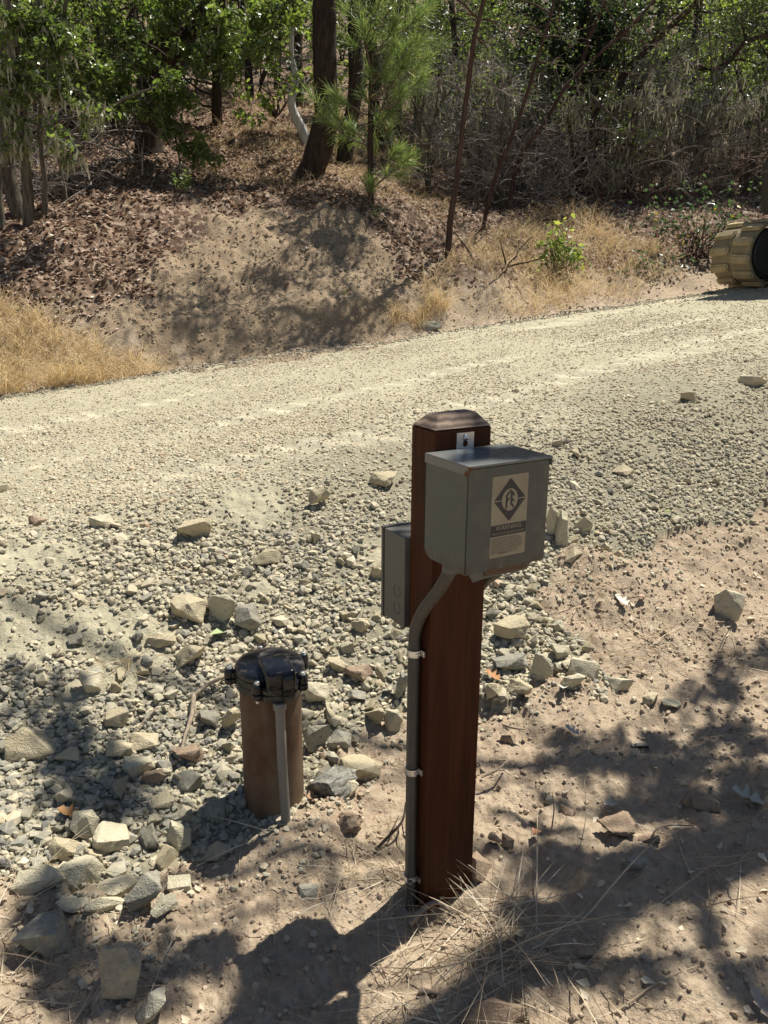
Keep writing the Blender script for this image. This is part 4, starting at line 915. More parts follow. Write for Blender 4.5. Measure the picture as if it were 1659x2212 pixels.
def wp(base, pts):   # path from photo pixels at the depth of the base, optional depth shift
    return [base + [0, 0, -.15]] + [P3(q[0], q[1], base[1] + (q[2] if len(q) > 2 else 0)) for q in pts]
def ck(px, py, Y, rpx, n): c = P3(px, py, Y); return (c, rpx * np.linalg.norm(c - [0, 0, CZ]) / (1659 * F), n)

# --- oaks on the left bank
b = hit(322, 338)
make_tree('oak_tree', 'broad dark oak trunk on the left bank half hidden by lobed leaves', 'tree',
    [(wp(b, [(320, 280), (330, 190), (350, 100), (372, 0), (390, -200), (420, -700)]), .24, .12), (wp(b, [(322, 285), (350, 170, -.3), (395, 105, -.5), (425, 40, -.6), (470, -40, -.6), (520, -260, -.6)]), .12, .07)],
    [ck(x, y, b[1] + dy, r, n) for x, y, dy, r, n in ((230, 60, -1, 70, 700), (320, 30, -1.2, 80, 800), (420, 90, -1.4, 60, 500), (510, 130, -1.5, 60, 520), (180, 150, -1.5, 65, 600), (290, 140, -1.8, 70, 700), (380, 190, -2, 55, 420), (480, 50, -1.3, 60, 500), (560, 60, -1.0, 60, 480), (600, 110, -1.6, 45, 300), (420, -60, -1, 90, 600), (250, -60, -1, 90, 600), (560, -50, 0, 90, 500), (330, 230, -1.8, 50, 300), (250, 200, -2.0, 50, 300))], 'oak_leaf', 'bark', 'lobed', .085, limb=.03, lichen=10)
b = hit(62, 470)
make_tree('oak_tree', 'multi stemmed lichen covered oak clump at the left border', 'tree',
    [(wp(b, [(58, 380), (50, 280), (62, 160), (80, 60), (90, -120), (100, -500)]), .06, .03), (wp(b + [-.15, .2, .05], [(18, 380), (12, 260), (6, 120), (0, 0), (-20, -300)]), .09, .05),
     (wp(b + [.12, .1, .02], [(98, 400), (86, 290), (96, 190), (130, 90), (150, -60)]), .035, .02), (wp(b + [.3, .5, .1], [(128, 330), (150, 290), (215, 250), (265, 215), (330, 190)]), .03, .012), (wp(b + [-.3, -.1, 0], [(-5, 380), (28, 300), (34, 180), (20, 60), (22, -200)]), .05, .03)],
    [ck(x, y, b[1] + dy, r, n) for x, y, dy, r, n in ((30, 60, -.6, 70, 600), (110, 40, -.5, 70, 600), (60, 150, -.8, 60, 480), (150, 110, -.6, 55, 420), (20, 200, -.8, 50, 330), (130, 190, -.9, 45, 260), (40, 290, -.8, 50, 160), (110, 290, -1.0, 45, 130), (200, 250, -.6, 45, 140), (25, 320, -.9, 35, 100), (160, 330, -.7, 30, 60), (70, -80, 0, 90, 500), (170, -60, 0, 90, 450))], 'oak_leaf', 'bark_lichen', 'dia', .075, lichen=46, twigs=(9, .006))
b = hit(395, 398)
make_tree('oak_sapling', 'low oak branch with bright lobed leaves reaching over the leaf litter', 'tree',
    [(wp(b, [(392, 380), (385, 330, .1), (370, 270, .3), (330, 200, .8), (300, 140, 1.0)]), .014, .01), (wp(b, [(393, 385), (420, 350), (450, 330)]), .007, .004)],
    [ck(x, y, b[1] + dy, r, n) for x, y, dy, r, n in ((385, 270, 0, 38, 110), (420, 300, 0, 32, 90), (440, 340, 0, 30, 70), (400, 330, 0, 26, 60), (360, 240, .3, 40, 130), (470, 350, 0, 20, 24))], 'oak_leaf', 'bark_lichen', 'lobed', .105, limb=.012, twigs=(6, .004))
b = hit(560, 300)
make_tree('oak_branch_tree', 'slender oak with sparse lobed leaves hanging in front of the sunlit slope', 'tree',
    [(wp(b + [.0, 2.5, 1.0], [(560, 200), (585, 120), (600, 20), (620, -160)]), .05, .03)],
    [ck(x, y, b[1] - .6, r, n) for x, y, r, n in ((540, 250, 32, 60), (585, 215, 30, 60), (520, 200, 28, 40), (640, 170, 26, 40), (690, 155, 34, 60), (735, 140, 26, 40), (590, 150, 30, 40), (560, 20, 60, 300), (665, 20, 45, 160), (600, 60, 35, 60))], 'lime_leaf', 'bark', 'lobed', .10, limb=.015, twigs=(6, .004), droop=.6)
# --- group of trunks in the middle
b = hit(662, 378)
make_tree('oak_tree', 'leaning thick dark trunk with a flared foot in the middle of the slope', 'tree',
    [(wp(b, [(690, 320), (703, 250), (703, 150), (700, 60), (704, -40), (715, -400)]), .185, .13)], [ck(x, y, b[1] + .5, r, n) for x, y, r, n in ((640, -90, 90, 500), (780, -120, 100, 500), (700, -260, 120, 600))], 'oak_leaf', 'bark', 'dia', .08, sides=14)
b = hit(742, 362)
make_tree('oak_tree', 'narrow dark trunk just right of the leaning thick trunk', 'tree',
    [(wp(b + [0, .3, .1], [(748, 310), (762, 240), (770, 160), (765, 80), (772, 0), (790, -300)]), .13, .09)], [ck(x, y, b[1] + 1.2, r, n) for x, y, r, n in ((800, -90, 90, 450), (730, -200, 110, 450))], 'live_leaf', 'bark', 'dia', .07)
b = hit(822, 352)
make_tree('oak_tree', 'dark knotted trunk behind the young pine', 'tree',
    [(wp(b + [0, .6, .15], [(815, 290), (808, 220), (812, 150), (800, 90), (815, 0), (840, -300)]), .13, .09), (wp(b + [0, .6, .15], [(818, 280), (840, 200, .3), (870, 100, .6), (880, 0, .8)]), .06, .04)], [ck(x, y, b[1] + 1.5, r, n) for x, y, r, n in ((900, -80, 100, 450), (830, -200, 110, 450))], 'live_leaf', 'bark', 'dia', .07)
b = hit(668, 322)
make_tree('dead_snag', 'bleached white dead trunk with bare forked branches left of the thick trunk', 'dead tree',
    [(wp(b + [0, .2, 0], [(655, 285), (637, 250), (630, 215), (640, 170), (628, 120), (632, 60)]), .095, .035), (wp(b + [-.25, .2, .75], [(632, 215), (650, 190), (668, 170), (684, 165)]), .03, .008)],
    [ck(x, y, b[1] + .2, r, 0) for x, y, r in ((628, 90, 40), (650, 120, 34), (610, 130, 30), (640, 60, 40), (620, 170, 22))], bark='bark_white', twigs=(9, .006), limb=.016, rough=.15)
# --- young pine with long needles
def pine():
    b = hit(802, 432); root = empty('pine_tree', b.tolist(), 'young pine with long pale green needles in front of the dark trunks', 'tree')
    ta = Acc(); P = smooth_path(wp(b, [(800, 380), (801, 250), (803, 120), (806, 0), (808, -160)]), .15); tube(ta, P, np.linspace(.045, .028, len(P)), 10, .5, .1)
    tw = Acc(); tips = []
    spec = [(850, 60), (900, 40), (925, 90), (880, 130), (850, 150), (912, 165), (775, 20), (865, 200), (850, 100), (830, 20), (880, -20), (930, 10), (860, 225), (722, 205), (757, 272), (705, 262), (858, 325), (885, 340), (905, 190), (785, 60), (918, 130), (835, 250), (800, 398), (850, -60), (900, 90)]
    for x, y in spec:
        tip = P3(x, y, b[1] + RNG.uniform(-.8, .5)); k = int(np.argmin(np.abs(P[:, 2] - (tip[2] - .25 - .15 * RNG.random())))); Q = bez(P[k], tip, -.06, 8); tube(tw, Q, np.linspace(.014, .006, 8), 5, .5, cap=False)
        tips += [(Q[-1], Q[-1] - Q[-2]), (Q[-2], Q[-1] - Q[-3])]
        for _ in range(2): e = Q[RNG.integers(4, 8)] + RNG.normal(size=3) * .12; tips.append((e, e - Q[3])); tube(tw, bez(Q[4], e, .0, 5), .004, 3, .5, cap=False)
    N = 90; allP = []; 
    for c, d in tips:
        d = d / (np.linalg.norm(d) + 1e-6); v = RNG.normal(size=(N, 3)) * .62 + d * 1.0 + [0, 0, .25]; v /= np.linalg.norm(v, axis=1)[:, None]; L = RNG.uniform(.15, .27, N)[:, None]; s = c + d * RNG.uniform(-.12, .04, (N, 1))
        allP.append(np.stack([s, s + v * L * .5, s + v * L + [0, 0, -.02]], 1))
    Pn = np.concatenate(allP); n = len(Pn); tn = np.clip(RNG.normal(.5, .2, n) + .35 * (RNG.random(n) < .06), 0, 1)
    V, T, tn = strips(Pn, np.array([.0022, .0028, .0008])[None] * np.ones((n, 1)), tn); ta.build('trunk', M['bark'], True, root); tw.build('twigs', M['twig_brown'], False, root); nmesh('needles', V, T, M['needle'], tn, False, root)
pine()
# --- thin red barked stems right of centre
for (bx, by), path, r0, lab in (((967, 566), [(972, 480), (985, 400), (1000, 270), (1012, 180), (1025, 80), (1045, 0), (1060, -120)], .040, 'straight reddish thin stem rising from the road verge'),
    ((1040, 500), [(1052, 450), (1075, 370), (1100, 310), (1130, 230), (1160, 130), (1190, 30), (1215, -80)], .032, 'leaning brown thin stem right of the straight reddish stem'),
    ((1100, 440), [(1112, 370), (1135, 320), (1180, 260), (1220, 190), (1290, 120), (1370, 50), (1430, -20)], .036, 'long red stem slanting up to the right from the brush')):
    b = hit(bx, by); shade = [((xx, 10.4 + RNG.normal(0, .35), b[2] + 4.1 + RNG.normal(0, .4)), .5, 190) for xx in np.linspace(-.9, 1.6, 9)] if bx == 967 else []  # unseen leaf clumps, added above the view to cast shade on the far bank
    make_tree('madrone_stem', lab, 'tree', [(wp(b, path), r0, r0 * .55)], [ck(path[-2][0] + dx, path[-2][1] + dy, b[1] + .2, 55, 30) for dx, dy in ((-40, 30), (30, 50), (10, 110), (-30, 160))] + [(np.array([P3(path[-1][0], path[-1][1], b[1])[0] - .3 + RNG.normal(0, .8), b[1] + .3 + RNG.normal(0, .8), b[2] + hh2]), .7, 230) for hh2 in (2.9, 3.2, 3.6, 3.9, 4.3, 4.7, 5.0)] + shade, 'live_leaf', 'bark_red', 'dia', .06, limb=.012, twigs=(7, .004), rough=.08)
# --- arching red limbs and hanging lichen at the right
b = hit(1300, 425)
make_tree('manzanita_shrub', 'tall shrub with twisting dark red limbs arching across the top right', 'shrub',
    [(wp(b + [0, 1.2, 0], [(1310, 330), (1330, 230), (1345, 165), (1400, 105), (1450, 55), (1500, 10), (1560, -60)]), .075, .05), (wp(b + [.6, 1.0, .0], [(1375, 330), (1370, 230), (1400, 160), (1440, 130), (1490, 138), (1540, 152), (1580, 128), (1610, 90), (1680, 70)]), .07, .035), (wp(b + [.2, .6, 0], [(1290, 300), (1250, 200), (1270, 90), (1310, 0)]), .05, .03)],
    [ck(x, y, b[1] + .8 + dy, r, n) for x, y, r, n, dy in ((1420, 40, 60, 330, 0), (1520, 60, 65, 380, .3), (1600, 40, 70, 380, .2), (1470, 110, 50, 230, 0), (1560, 120, 55, 240, .2), (1640, 140, 55, 260, 0), (1380, 120, 50, 240, .5), (1340, 60, 55, 260, .8), (1500, -60, 90, 400, 0), (1620, -60, 90, 400, 0))], 'live_leaf', 'bark_red', 'dia', .05, limb=.02, lichen=14)
b = hit(1400, 440)
make_tree('lichen_shrub', 'grey dead looking shrub draped in pale hanging lichen at the right', 'shrub',
    [(wp(b, [(1395, 380), (1360, 300), (1300, 230), (1250, 180)]), .04, .02), (wp(b + [.2, .3, 0], [(1440, 360), (1450, 280), (1430, 200), (1420, 150)]), .045, .02), (wp(b + [.4, .1, 0], [(1490, 370), (1530, 290), (1560, 220), (1600, 170)]), .04, .02), (wp(b + [-.3, .3, 0], [(1330, 400), (1290, 330), (1230, 300), (1160, 290)]), .035, .015)],
    [ck(x, y, b[1] + .4 + RNG.uniform(-.5, .5), r, 26) for x, y, r in ((1330, 230, 50), (1390, 210, 50), (1450, 220, 55), (1510, 240, 55), (1570, 240, 50), (1350, 300, 55), (1420, 300, 60), (1490, 310, 60), (1560, 320, 55), (1620, 300, 45), (1330, 360, 50), (1400, 370, 50), (1480, 380, 50), (1560, 380, 45), (1280, 290, 45), (1240, 230, 40), (1620, 220, 45))], 'live_leaf', 'bark_lichen', 'dia', .04, lichen=110, twigs=(15, .008), limb=.024)
def brush(name, label, cx_px, w, h, n, seed, mat='twig', r=(.003, .010), cat='brush'):
    b = hit(*cx_px); acc = Acc(); S = np.linalg.norm(b - [0, 0, CZ]) / (1659 * F)
    for k in range(n):
        a = b + [RNG.normal(0, w * S * .4), RNG.uniform(-.3, 1.6), 0]; a[2] = float(macro(a[0], a[1])); a = a + [0, 0, abs(RNG.normal(0, h * S * .35))]
        v = RNG.normal(size=3) * [1, .7, .75] + [0, 0, .25]; v /= np.linalg.norm(v); e = a + v * RNG.uniform(.3, 1.1) * min(1.2, w * S * .6); P = bez(a, e, RNG.uniform(-.05, .25), 8, .1); rr0 = RNG.uniform(*r)
        tube(acc, P, np.linspace(rr0, rr0 * .35, 8), 4, RNG.random(), cap=False)
        for _ in range(4):
            i = RNG.integers(2, 7); e2 = P[i] + (v * .4 + RNG.normal(size=3) * .5) * RNG.uniform(.12, .42); tube(acc, bez(P[i], e2, .05, 5, .1), np.linspace(rr0 * .5, .0012, 5), 3, RNG.random(), cap=False)
    o = acc.build(name, M[mat], False, origin=b.tolist()); tag(o, label, cat); return o
brush('brush_tangle', 'tangle of grey dead twigs behind the thin red stems', (1120, 430), 210, 170, 520, 1)
brush('brush_tangle', 'dense heap of silvery dead twigs right of the red stems', (1200, 430), 190, 150, 480, 2)
brush('brush_tangle', 'upright grey brush between the pine and the red stems', (1000, 360), 200, 330, 460, 3)
brush('brush_tangle', 'dark twiggy brush under the lichen draped shrub', (1440, 440), 320, 200, 420, 4, 'twig_brown')
brush('brush_tangle', 'bare twiggy undergrowth at the left border', (70, 440), 190, 200, 220, 5, 'twig')
brush('brush_tangle', 'fine bare twigs on the far slope behind the white snag', (580, 200), 190, 120, 130, 6, 'twig')
def log(label, pts, r, mat='bark', name='fallen_log'):
    P = [hit(x, y) + [0, 0, z] for x, y, z in pts]; acc = Acc(); tube(acc, smooth_path(P, .1), [r, r * .9, r * .6], 9, .5, .14)
    for _ in range(5): a = P[0] + (P[-1] - P[0]) * RNG.random(); tube(acc, bez(a, a + RNG.normal(size=3) * .3 + [0, 0, .2], .1, 6), [.015, .005], 5, .5)
    tag(acc.build(name, M[mat], True, origin=P[0].tolist()), label, 'log')
log('dark fallen log slanting through the brush left of the red stems', [(905, 385, .1), (980, 340, .35), (1060, 325, .5)], .055)
log('thin grey fallen branch arching over the brush', [(1010, 400, .1), (1050, 360, .45), (1150, 350, .35)], .02, 'twig', 'fallen_branch')
log('dark dead branch lying at the grassy road verge', [(985, 583, .03), (1050, 590, .03), (1100, 597, .02)], .012, 'bark', 'fallen_branch')
log('thin lichened pole leaning down across the leaf litter', [(240, 345, .25), (300, 385, .2), (358, 418, .05)], .018, 'bark_lichen', 'fallen_branch')
# --- shrubs at the verge
def leafy(name, label, pts, size, mat, n, cat='shrub', stem='twig_brown'):
    b = hit(*pts[0][:2]); root = empty(name, b.tolist(), label, cat); la = Acc(); tw = Acc()
    for x, y, r in pts[1:]:
        c = P3(x, y, b[1] + RNG.uniform(-.15, .25)); R0 = r * np.linalg.norm(c - [0, 0, CZ]) / (1659 * F)
        for _ in range(6):
            e = c + RNG.normal(size=3) * R0 * .55; P = bez(b + RNG.normal(size=3) * [.1, .1, 0], e, .15, 8); tube(tw, P, np.linspace(.004, .0015, 8), 4, .5, cap=False)
            k = RNG.integers(4, 8, n); leaves_at(la, P[k] + RNG.normal(size=(n, 3)) * R0 * .3, size * RNG.uniform(.6, 1.2, n), 'dia', np.clip(RNG.normal(.5, .2, n) + (RNG.random(n) < .04), 0, 1), .1)
    tw.build('stems', M[stem], False, root); la.build('foliage', M[mat], False, root)
WID = DIA_V.copy()
leafy('leafy_shrub', 'small yellow green leafy bush at the verge right of the red stems', [(1205, 590), (1205, 490, 22), (1230, 515, 24), (1185, 520, 24), (1215, 540, 28), (1240, 545, 18), (1190, 555, 22)], .085, 'lime_leaf', 8)
leafy('bramble_bush', 'bluish green bramble arching beside the excavator track', [(1500, 560), (1400, 440, 34), (1450, 430, 34), (1500, 425, 36), (1560, 430, 34), (1600, 460, 36), (1430, 470, 30), (1530, 480, 36), (1480, 490, 28), (1590, 500, 26), (1620, 420, 30)], .075, 'bramble', 7, stem='bark_red')
leafy('bramble_bush', 'low bramble leaves near the road edge left of the excavator', [(1400, 600), (1370, 590, 26), (1420, 580, 26), (1450, 560, 28), (1390, 560, 22), (1340, 600, 20)], .06, 'bramble', 6)
leafy('weed', 'tiny green weed on the bare bank above the road', [(738, 640), (738, 630, 8), (745, 635, 8)], .035, 'lime_leaf', 5, 'plant')
leafy('oak_seedling', 'oak seedling with dull leaves on the leaf litter', [(392, 435), (392, 380, 18), (400, 388, 14)], .06, 'oak_leaf', 8, 'plant')

# --- woodland further up the slope
def background():
    specs = [(40, 13.5), (150, 15), (235, 17), (470, 16), (545, 21), (600, 26), (650, 22), (760, 20), (860, 18), (930, 22), (990, 17), (1060, 24), (1120, 19), (1180, 26), (1240, 16), (1280, 21), (1350, 18), (1420, 25), (1480, 17), (1560, 21), (1630, 16), (1700, 19), (-60, 16), (-150, 13), (1800, 15), (400, 27), (90, 24), (300, 23), (720, 29), (520, 30), (880, 31), (1330, 30), (1550, 30), (1000, 31), (200, 31), (650, 34), (30, 20), (110, 28), (430, 36), (560, 40), (620, 44), (760, 42), (830, 36), (930, 40), (1080, 38), (1180, 42), (1300, 40), (1420, 38), (1520, 42), (1640, 38), (1760, 30), (340, 40), (230, 38), (20, 38), (690, 50), (500, 50), (1000, 48), (1230, 34), (1390, 21), (1450, 30), (1130, 30), (1680, 27), (1720, 36), (1660, 46), (1600, 50), (1750, 44), (1580, 34)]
    for i, (px, Y) in enumerate(specs):
        d = ray(px, 300); x = d[0] / d[1] * Y; z = float(macro(x, Y)); b = np.array([x, Y, z]); lean = RNG.normal(0, .25, 2); hgt = RNG.uniform(4, 7)
        kind = i % 4; leaf = ['live_leaf', 'oak_leaf', 'lime_leaf', 'dark_leaf'][kind if not (1150 < px < 1300) else 3]
        tr = [b - [0, 0, .2], b + [lean[0] * .3, lean[1] * .3, hgt * .3], b + [lean[0], lean[1], hgt * .65], b + [lean[0] * 1.6, lean[1] * 1.4, hgt]]
        cl = []
        dens = .7 if (480 < px < 800 and Y < 34) else 1.0
        for _ in range(int((17 if px > 820 else 18) * dens)):
            h_ = RNG.uniform(.05 if dens == 1 else .35, .98) * hgt; rr = RNG.uniform(.55, .95); a = RNG.uniform(0, 6.28); o = RNG.uniform(.3, 1.7)
            cl.append((b + [o * math.cos(a), o * math.sin(a), h_], rr, int((150 if px > 820 else 190) * (1.3 if Y < 20 else 1))))
        names = {'live_leaf': 'evergreen_oak', 'oak_leaf': 'oak_tree', 'lime_leaf': 'maple_tree', 'dark_leaf': 'fir_tree'}
        labs = {'live_leaf': 'grey green small leaved tree in the woodland up the slope', 'oak_leaf': 'mid green oak in the woodland up the slope', 'lime_leaf': 'bright yellow green backlit tree up the slope', 'dark_leaf': 'very dark green tree in the woodland up the slope'}
        make_tree(names[leaf], labs[leaf], 'tree', [(tr, RNG.uniform(.07, .15), .04)], cl, leaf, 'bark', 'dia', .09 if Y < 20 else (.12 if Y < 34 else .17), group=labs[leaf][:-13].strip() + ' trees', twigs=(6, .006), limb=.025, sides=7, lichen=(12 if leaf == 'live_leaf' else 0))
background()
b = hit(1262, 250); fx, fy = P3(1255, 200, 15.0)[0], 15.0; fb = np.array([fx, fy, float(macro(fx, fy))])
make_tree('fir_tree', 'dark green fir standing behind the thin red stems at top right', 'tree', [([fb - [0, 0, .2], fb + [0, 0, 1.5], fb + [.1, 0, 3.5]], .12, .06)],
    [(P3(x, y, 15 + RNG.uniform(-.4, .6)), .55, 900) for x, y in ((1200, 30), (1260, 10), (1310, 40), (1225, 90), (1285, 100), (1240, 150), (1300, 160), (1220, 200), (1275, 215), (1190, 130), (1330, 90), (1180, 60))], 'dark_leaf', 'bark', 'dia', .07, limb=.02)
def understory():
    rs = np.random.default_rng(5)
    spots = [(x, Y, k) for x, Y, k in ((30, 12.5, 0), (130, 13.6, 0), (190, 15, 1), (250, 14.5, 0), (420, 19, 1), (480, 23, 0), (60, 17, 1), (20, 22, 0), (140, 20, 0), (300, 20, 1), (360, 25, 0), (870, 15.5, 2), (930, 14, 2), (980, 16, 2), (1040, 15, 2), (1090, 13.5, 2), (1150, 14.5, 2), (1210, 15.5, 1), (1260, 13.8, 1), (1320, 15, 1), (1380, 14, 2), (1440, 15.5, 2), (1510, 14.5, 2), (1570, 15.5, 1), (1630, 14, 2), (1690, 15, 0), (900, 19, 1), (960, 21, 2), (1020, 20, 0), (1100, 18.5, 1), (1170, 19, 0), (1240, 18, 3), (1290, 20, 3), (1340, 19, 1), (1410, 19, 0), (1470, 20, 1), (1550, 18.5, 0), (1620, 19, 1), (560, 30, 1), (640, 28, 0), (700, 24, 0), (780, 24, 1), (840, 22, 1), (1000, 26, 0), (1200, 26, 3), (1400, 26, 1), (1550, 26, 0), (460, 30, 0), (380, 33, 1), (250, 28, 1), (100, 32, 0), (600, 36, 0), (740, 34, 1))]
    look = [('oak_leaf', 'green_bush', 'green leafy bush in the understory of the slope', 'green bushes in the understory', 150, 'bark'), ('live_leaf', 'evergreen_bush', 'grey green small leaved bush in the understory of the slope', 'evergreen bushes in the understory', 130, 'bark'),
            ('live_leaf', 'twiggy_bush', 'mostly bare grey twiggy bush in the understory of the slope', 'twiggy bushes in the understory', 30, 'bark_lichen'), ('dark_leaf', 'young_fir', 'low very dark young fir in the understory', 'young firs in the understory', 380, 'bark')]
    for px, Y, kind in spots:
        d = ray(px, 300); x = d[0] / d[1] * Y; b = np.array([x, Y, float(macro(x, Y))]); lf, nm, lb, gr, cnt, bk = look[kind]; hg = rs.uniform(1.3, 2.4) * (1.15 if Y > 18 else 1)
        tr = [([b - [0, 0, .1], b + [rs.normal(0, .2), rs.normal(0, .2), hg * .5], b + [rs.normal(0, .5), rs.normal(0, .3), hg]], .035, .012) for _ in range(3)]
        cl = [(b + [rs.normal(0, .55), rs.normal(0, .5), rs.uniform(.25, 1.0) * hg], rs.uniform(.35, .6), cnt) for _ in range(9)]
        make_tree(nm, lb, 'bush', tr, cl, lf, bk, 'dia', .06 if Y < 18 else .09, group=gr, twigs=(14 if kind == 2 else 6, .006), limb=.014, sides=6, lichen=(20 if kind == 2 else 0))
understory()

# --- leaf litter and dry grass
def litter():
    X = RNG.uniform(-9, 9, 260000); Y = 6.5 + 15 * RNG.random(260000) ** 1.5; k = np.abs(X) < .62 * Y; X, Y = X[k], Y[k]; g, lit, bare = masks(X, Y); s, p = sp(X, Y)
    den = np.clip(.75 + .7 * fbm(X * .8, Y * .8, 3, 101), .1, 1) * sstep(.4, 1.6, p) * (1 - .65 * sstep(4.5, 6.5, s)) ; edge = masks(X + .35 * fbm(X * 3, Y * 3, 2, 201), Y + .35 * fbm(X * 3, Y * 3, 2, 202))[1]; k = ((lit & edge) | ((lit | bare) & (RNG.random(len(X)) < .035))) & (RNG.random(len(X)) < den); X, Y = X[k], Y[k]; n = len(X)
    Z = H(X, Y) + RNG.uniform(.0, .015, n); R = rotz(RNG.uniform(0, 6.28, n)) @ rotx(RNG.normal(0, .22, n)) @ roty(RNG.normal(0, .22, n))
    tv = DIA_V * [1, 1, 1] + [0, -.5, 0]; tv = tv.copy(); tv[1, 2] += .08; tv[3, 2] += .08; tv[:, 0] *= 1.3
    acc = Acc(); acc.add(*scatter(tv, DIA_F, np.stack([X, Y, Z], 1), R, RNG.uniform(.03, .065, n), np.clip(RNG.normal(.66, .25, n), 0, 1)))
    tag(acc.build('leaf_litter', M['litter']), 'reddish brown fallen leaves covering the wooded slope', 'fallen leaves', kind='stuff')
litter()
def blades(X, Y, L, wd, bend, lean, base_z=None, k=5):
    n = len(X); Z = H(X, Y) if base_z is None else base_z; a = RNG.uniform(0, 6.28, n); t = np.linspace(0, 1, k)
    dx = np.cos(a)[:, None] * (lean[:, None] * t + bend[:, None] * t ** 2.4) * L[:, None]; dy = np.sin(a)[:, None] * (lean[:, None] * t + bend[:, None] * t ** 2.4) * L[:, None]
    dz = L[:, None] * (t - .45 * (np.minimum(1.4, bend)[:, None]) * t ** 2.6); dz = dz * np.cos(np.minimum(lean, 1.3))[:, None]
    P = np.stack([X[:, None] + dx, Y[:, None] + dy, Z[:, None] - .01 + dz], 2); w_ = wd[:, None] * np.interp(t, [0, .6, 1], [1, .8, .15])[None]
    return P, w_
def grass_patch(name, label, pix, n, L, mat, w_=.0016, seedheads=0, spread=None, bend=(.1, .9), kind='stuff', pal=(.5, .2)):
    W_ = np.array([hit(x, y)[:2] for x, y in pix]); lo, hi = W_.min(0), W_.max(0); poly = [tuple(p) for p in W_]
    X = RNG.uniform(lo[0], hi[0], n * 3); Y = RNG.uniform(lo[1], hi[1], n * 3); k = inpoly(X + .15 * fbm(X * 3, Y * 3, 2, 7), Y + .15 * fbm(X * 3, Y * 3, 2, 9), poly) & (vnoise(X * 4, Y * 4, 77) * .6 + vnoise(X * 9, Y * 9, 78) * .6 > RNG.uniform(-.5, .7, n * 3)); s, p = sp(X, Y); k &= (p > .02); X, Y = X[k][:n], Y[k][:n]; n = len(X)
    Ls = RNG.uniform(*L, n) * (.75 + .5 * np.clip(vnoise(X * 5, Y * 5, 79), -.6, 1)); P, ww = blades(X, Y, Ls, RNG.uniform(.6, 1.4, n) * w_, RNG.uniform(*bend, n), RNG.uniform(0, .55, n)); acc = Acc(); tn = np.clip(RNG.normal(*pal, n), 0, 1); acc.add(*strips(P, ww, tn))
    if seedheads:
        j = RNG.integers(0, n, seedheads); tip = P[j, -1]; m = 6; pos = np.repeat(tip, m, 0) + RNG.normal(0, .012, (seedheads * m, 3)); acc.add(*scatter(DIA_V * [.8, 1, 1], DIA_F, pos, rrot(len(pos)), RNG.uniform(.010, .02, len(pos)), np.full(len(pos), .9)))
    o = acc.build(name, M[mat]); tag(o, label, 'grass', kind=kind)
grass_patch('dry_grass', 'tall golden dry grass along the far road edge at the left', [(-80, 885), (-80, 660), (60, 690), (180, 720), (300, 745), (385, 790), (400, 815), (330, 830), (180, 855), (60, 872)], 12000, (.12, .46), 'straw', w_=.0024, seedheads=900, pal=(.5, .28))
grass_patch('dry_grass', 'golden grass tuft on the far road edge in the middle', [(845, 730), (850, 690), (905, 650), (960, 650), (980, 700), (900, 725)], 2200, (.08, .30), 'straw', w_=.0020, seedheads=60)
grass_patch('dry_grass', 'pale dry grass and weeds along the far road edge at the right', [(940, 712), (900, 640), (950, 570), (1060, 500), (1200, 440), (1300, 480), (1420, 540), (1500, 610), (1400, 640), (1250, 665), (1100, 690)], 10000, (.10, .46), 'straw', w_=.0022, seedheads=800, pal=(.45, .3))
grass_patch('dry_grass', 'sparse straw on the bare bank across the road', [(250, 760), (400, 640), (640, 640), (860, 640), (880, 720), (600, 780), (420, 805)], 1500, (.05, .16), 'straw_pale', bend=(.5, 1.4))
grass_patch('dry_grass', 'thin dry grass on the wooded slope', [(420, 400), (430, 330), (560, 270), (760, 320), (980, 380), (960, 480), (860, 440), (600, 420)], 6500, (.08, .28), 'straw', w_=.002, bend=(.3, 1.2), pal=(.4, .25))
grass_patch('dry_grass', 'fine dry grass on the sunlit slope near the top', [(430, 330), (480, 180), (680, 160), (950, 200), (980, 380), (700, 330), (560, 290)], 6000, (.12, .4), 'straw', w_=.004, pal=(.45, .25))

# --- straw, sticks and leaves on the near ground
def straw_tuft(px, py, rpx, n, L, label, mat='straw_pale', flat=1.35, w_=.0017):
    c = hit(px, py); S = np.linalg.norm(c - [0, 0, CZ]) / (1659 * F); R0 = rpx * S; X = c[0] + RNG.normal(0, R0 * .45, n); Y = c[1] + RNG.normal(0, R0 * .6, n)
    P, ww = blades(X, Y, RNG.uniform(*L, n), RNG.uniform(.5, 1.3, n) * w_, RNG.uniform(.0, 1.2, n), RNG.uniform(.8, flat + .1, n), k=6); g0 = H(P[:, :, 0].ravel(), P[:, :, 1].ravel()).reshape(P.shape[:2]); P[:, :, 2] = np.maximum(P[:, :, 2], g0 + .002)
    acc = Acc(); acc.add(*strips(P, ww, np.clip(RNG.normal(.6, .22, n), 0, 1))); o = acc.build('straw_tuft', M[mat], origin=c.tolist()); tag(o, label, 'dry grass')
straw_tuft(985, 2095, 105, 85, (.04, .13), 'dense tuft of pale straw in front of the post foot')
straw_tuft(1070, 2050, 70, 70, (.08, .22), 'long loose straws right of the dense tuft', flat=.9)
straw_tuft(1170, 2040, 110, 45, (.10, .26), 'sparse long straws on the shaded soil right of the post', flat=1.2)
straw_tuft(900, 2180, 110, 60, (.08, .20), 'flattened straws at the lower border below the post')
straw_tuft(870, 1900, 45, 45, (.04, .12), 'short straws around the left foot of the post')
straw_tuft(780, 1870, 70, 50, (.03, .10), 'fine short straws on the soil between casing and post')
straw_tuft(90, 1880, 60, 22, (.08, .2), 'thin straws over the shaded left end of the heap')
straw_tuft(60, 2000, 90, 60, (.04, .13), 'matted straw on the soil at the left border')
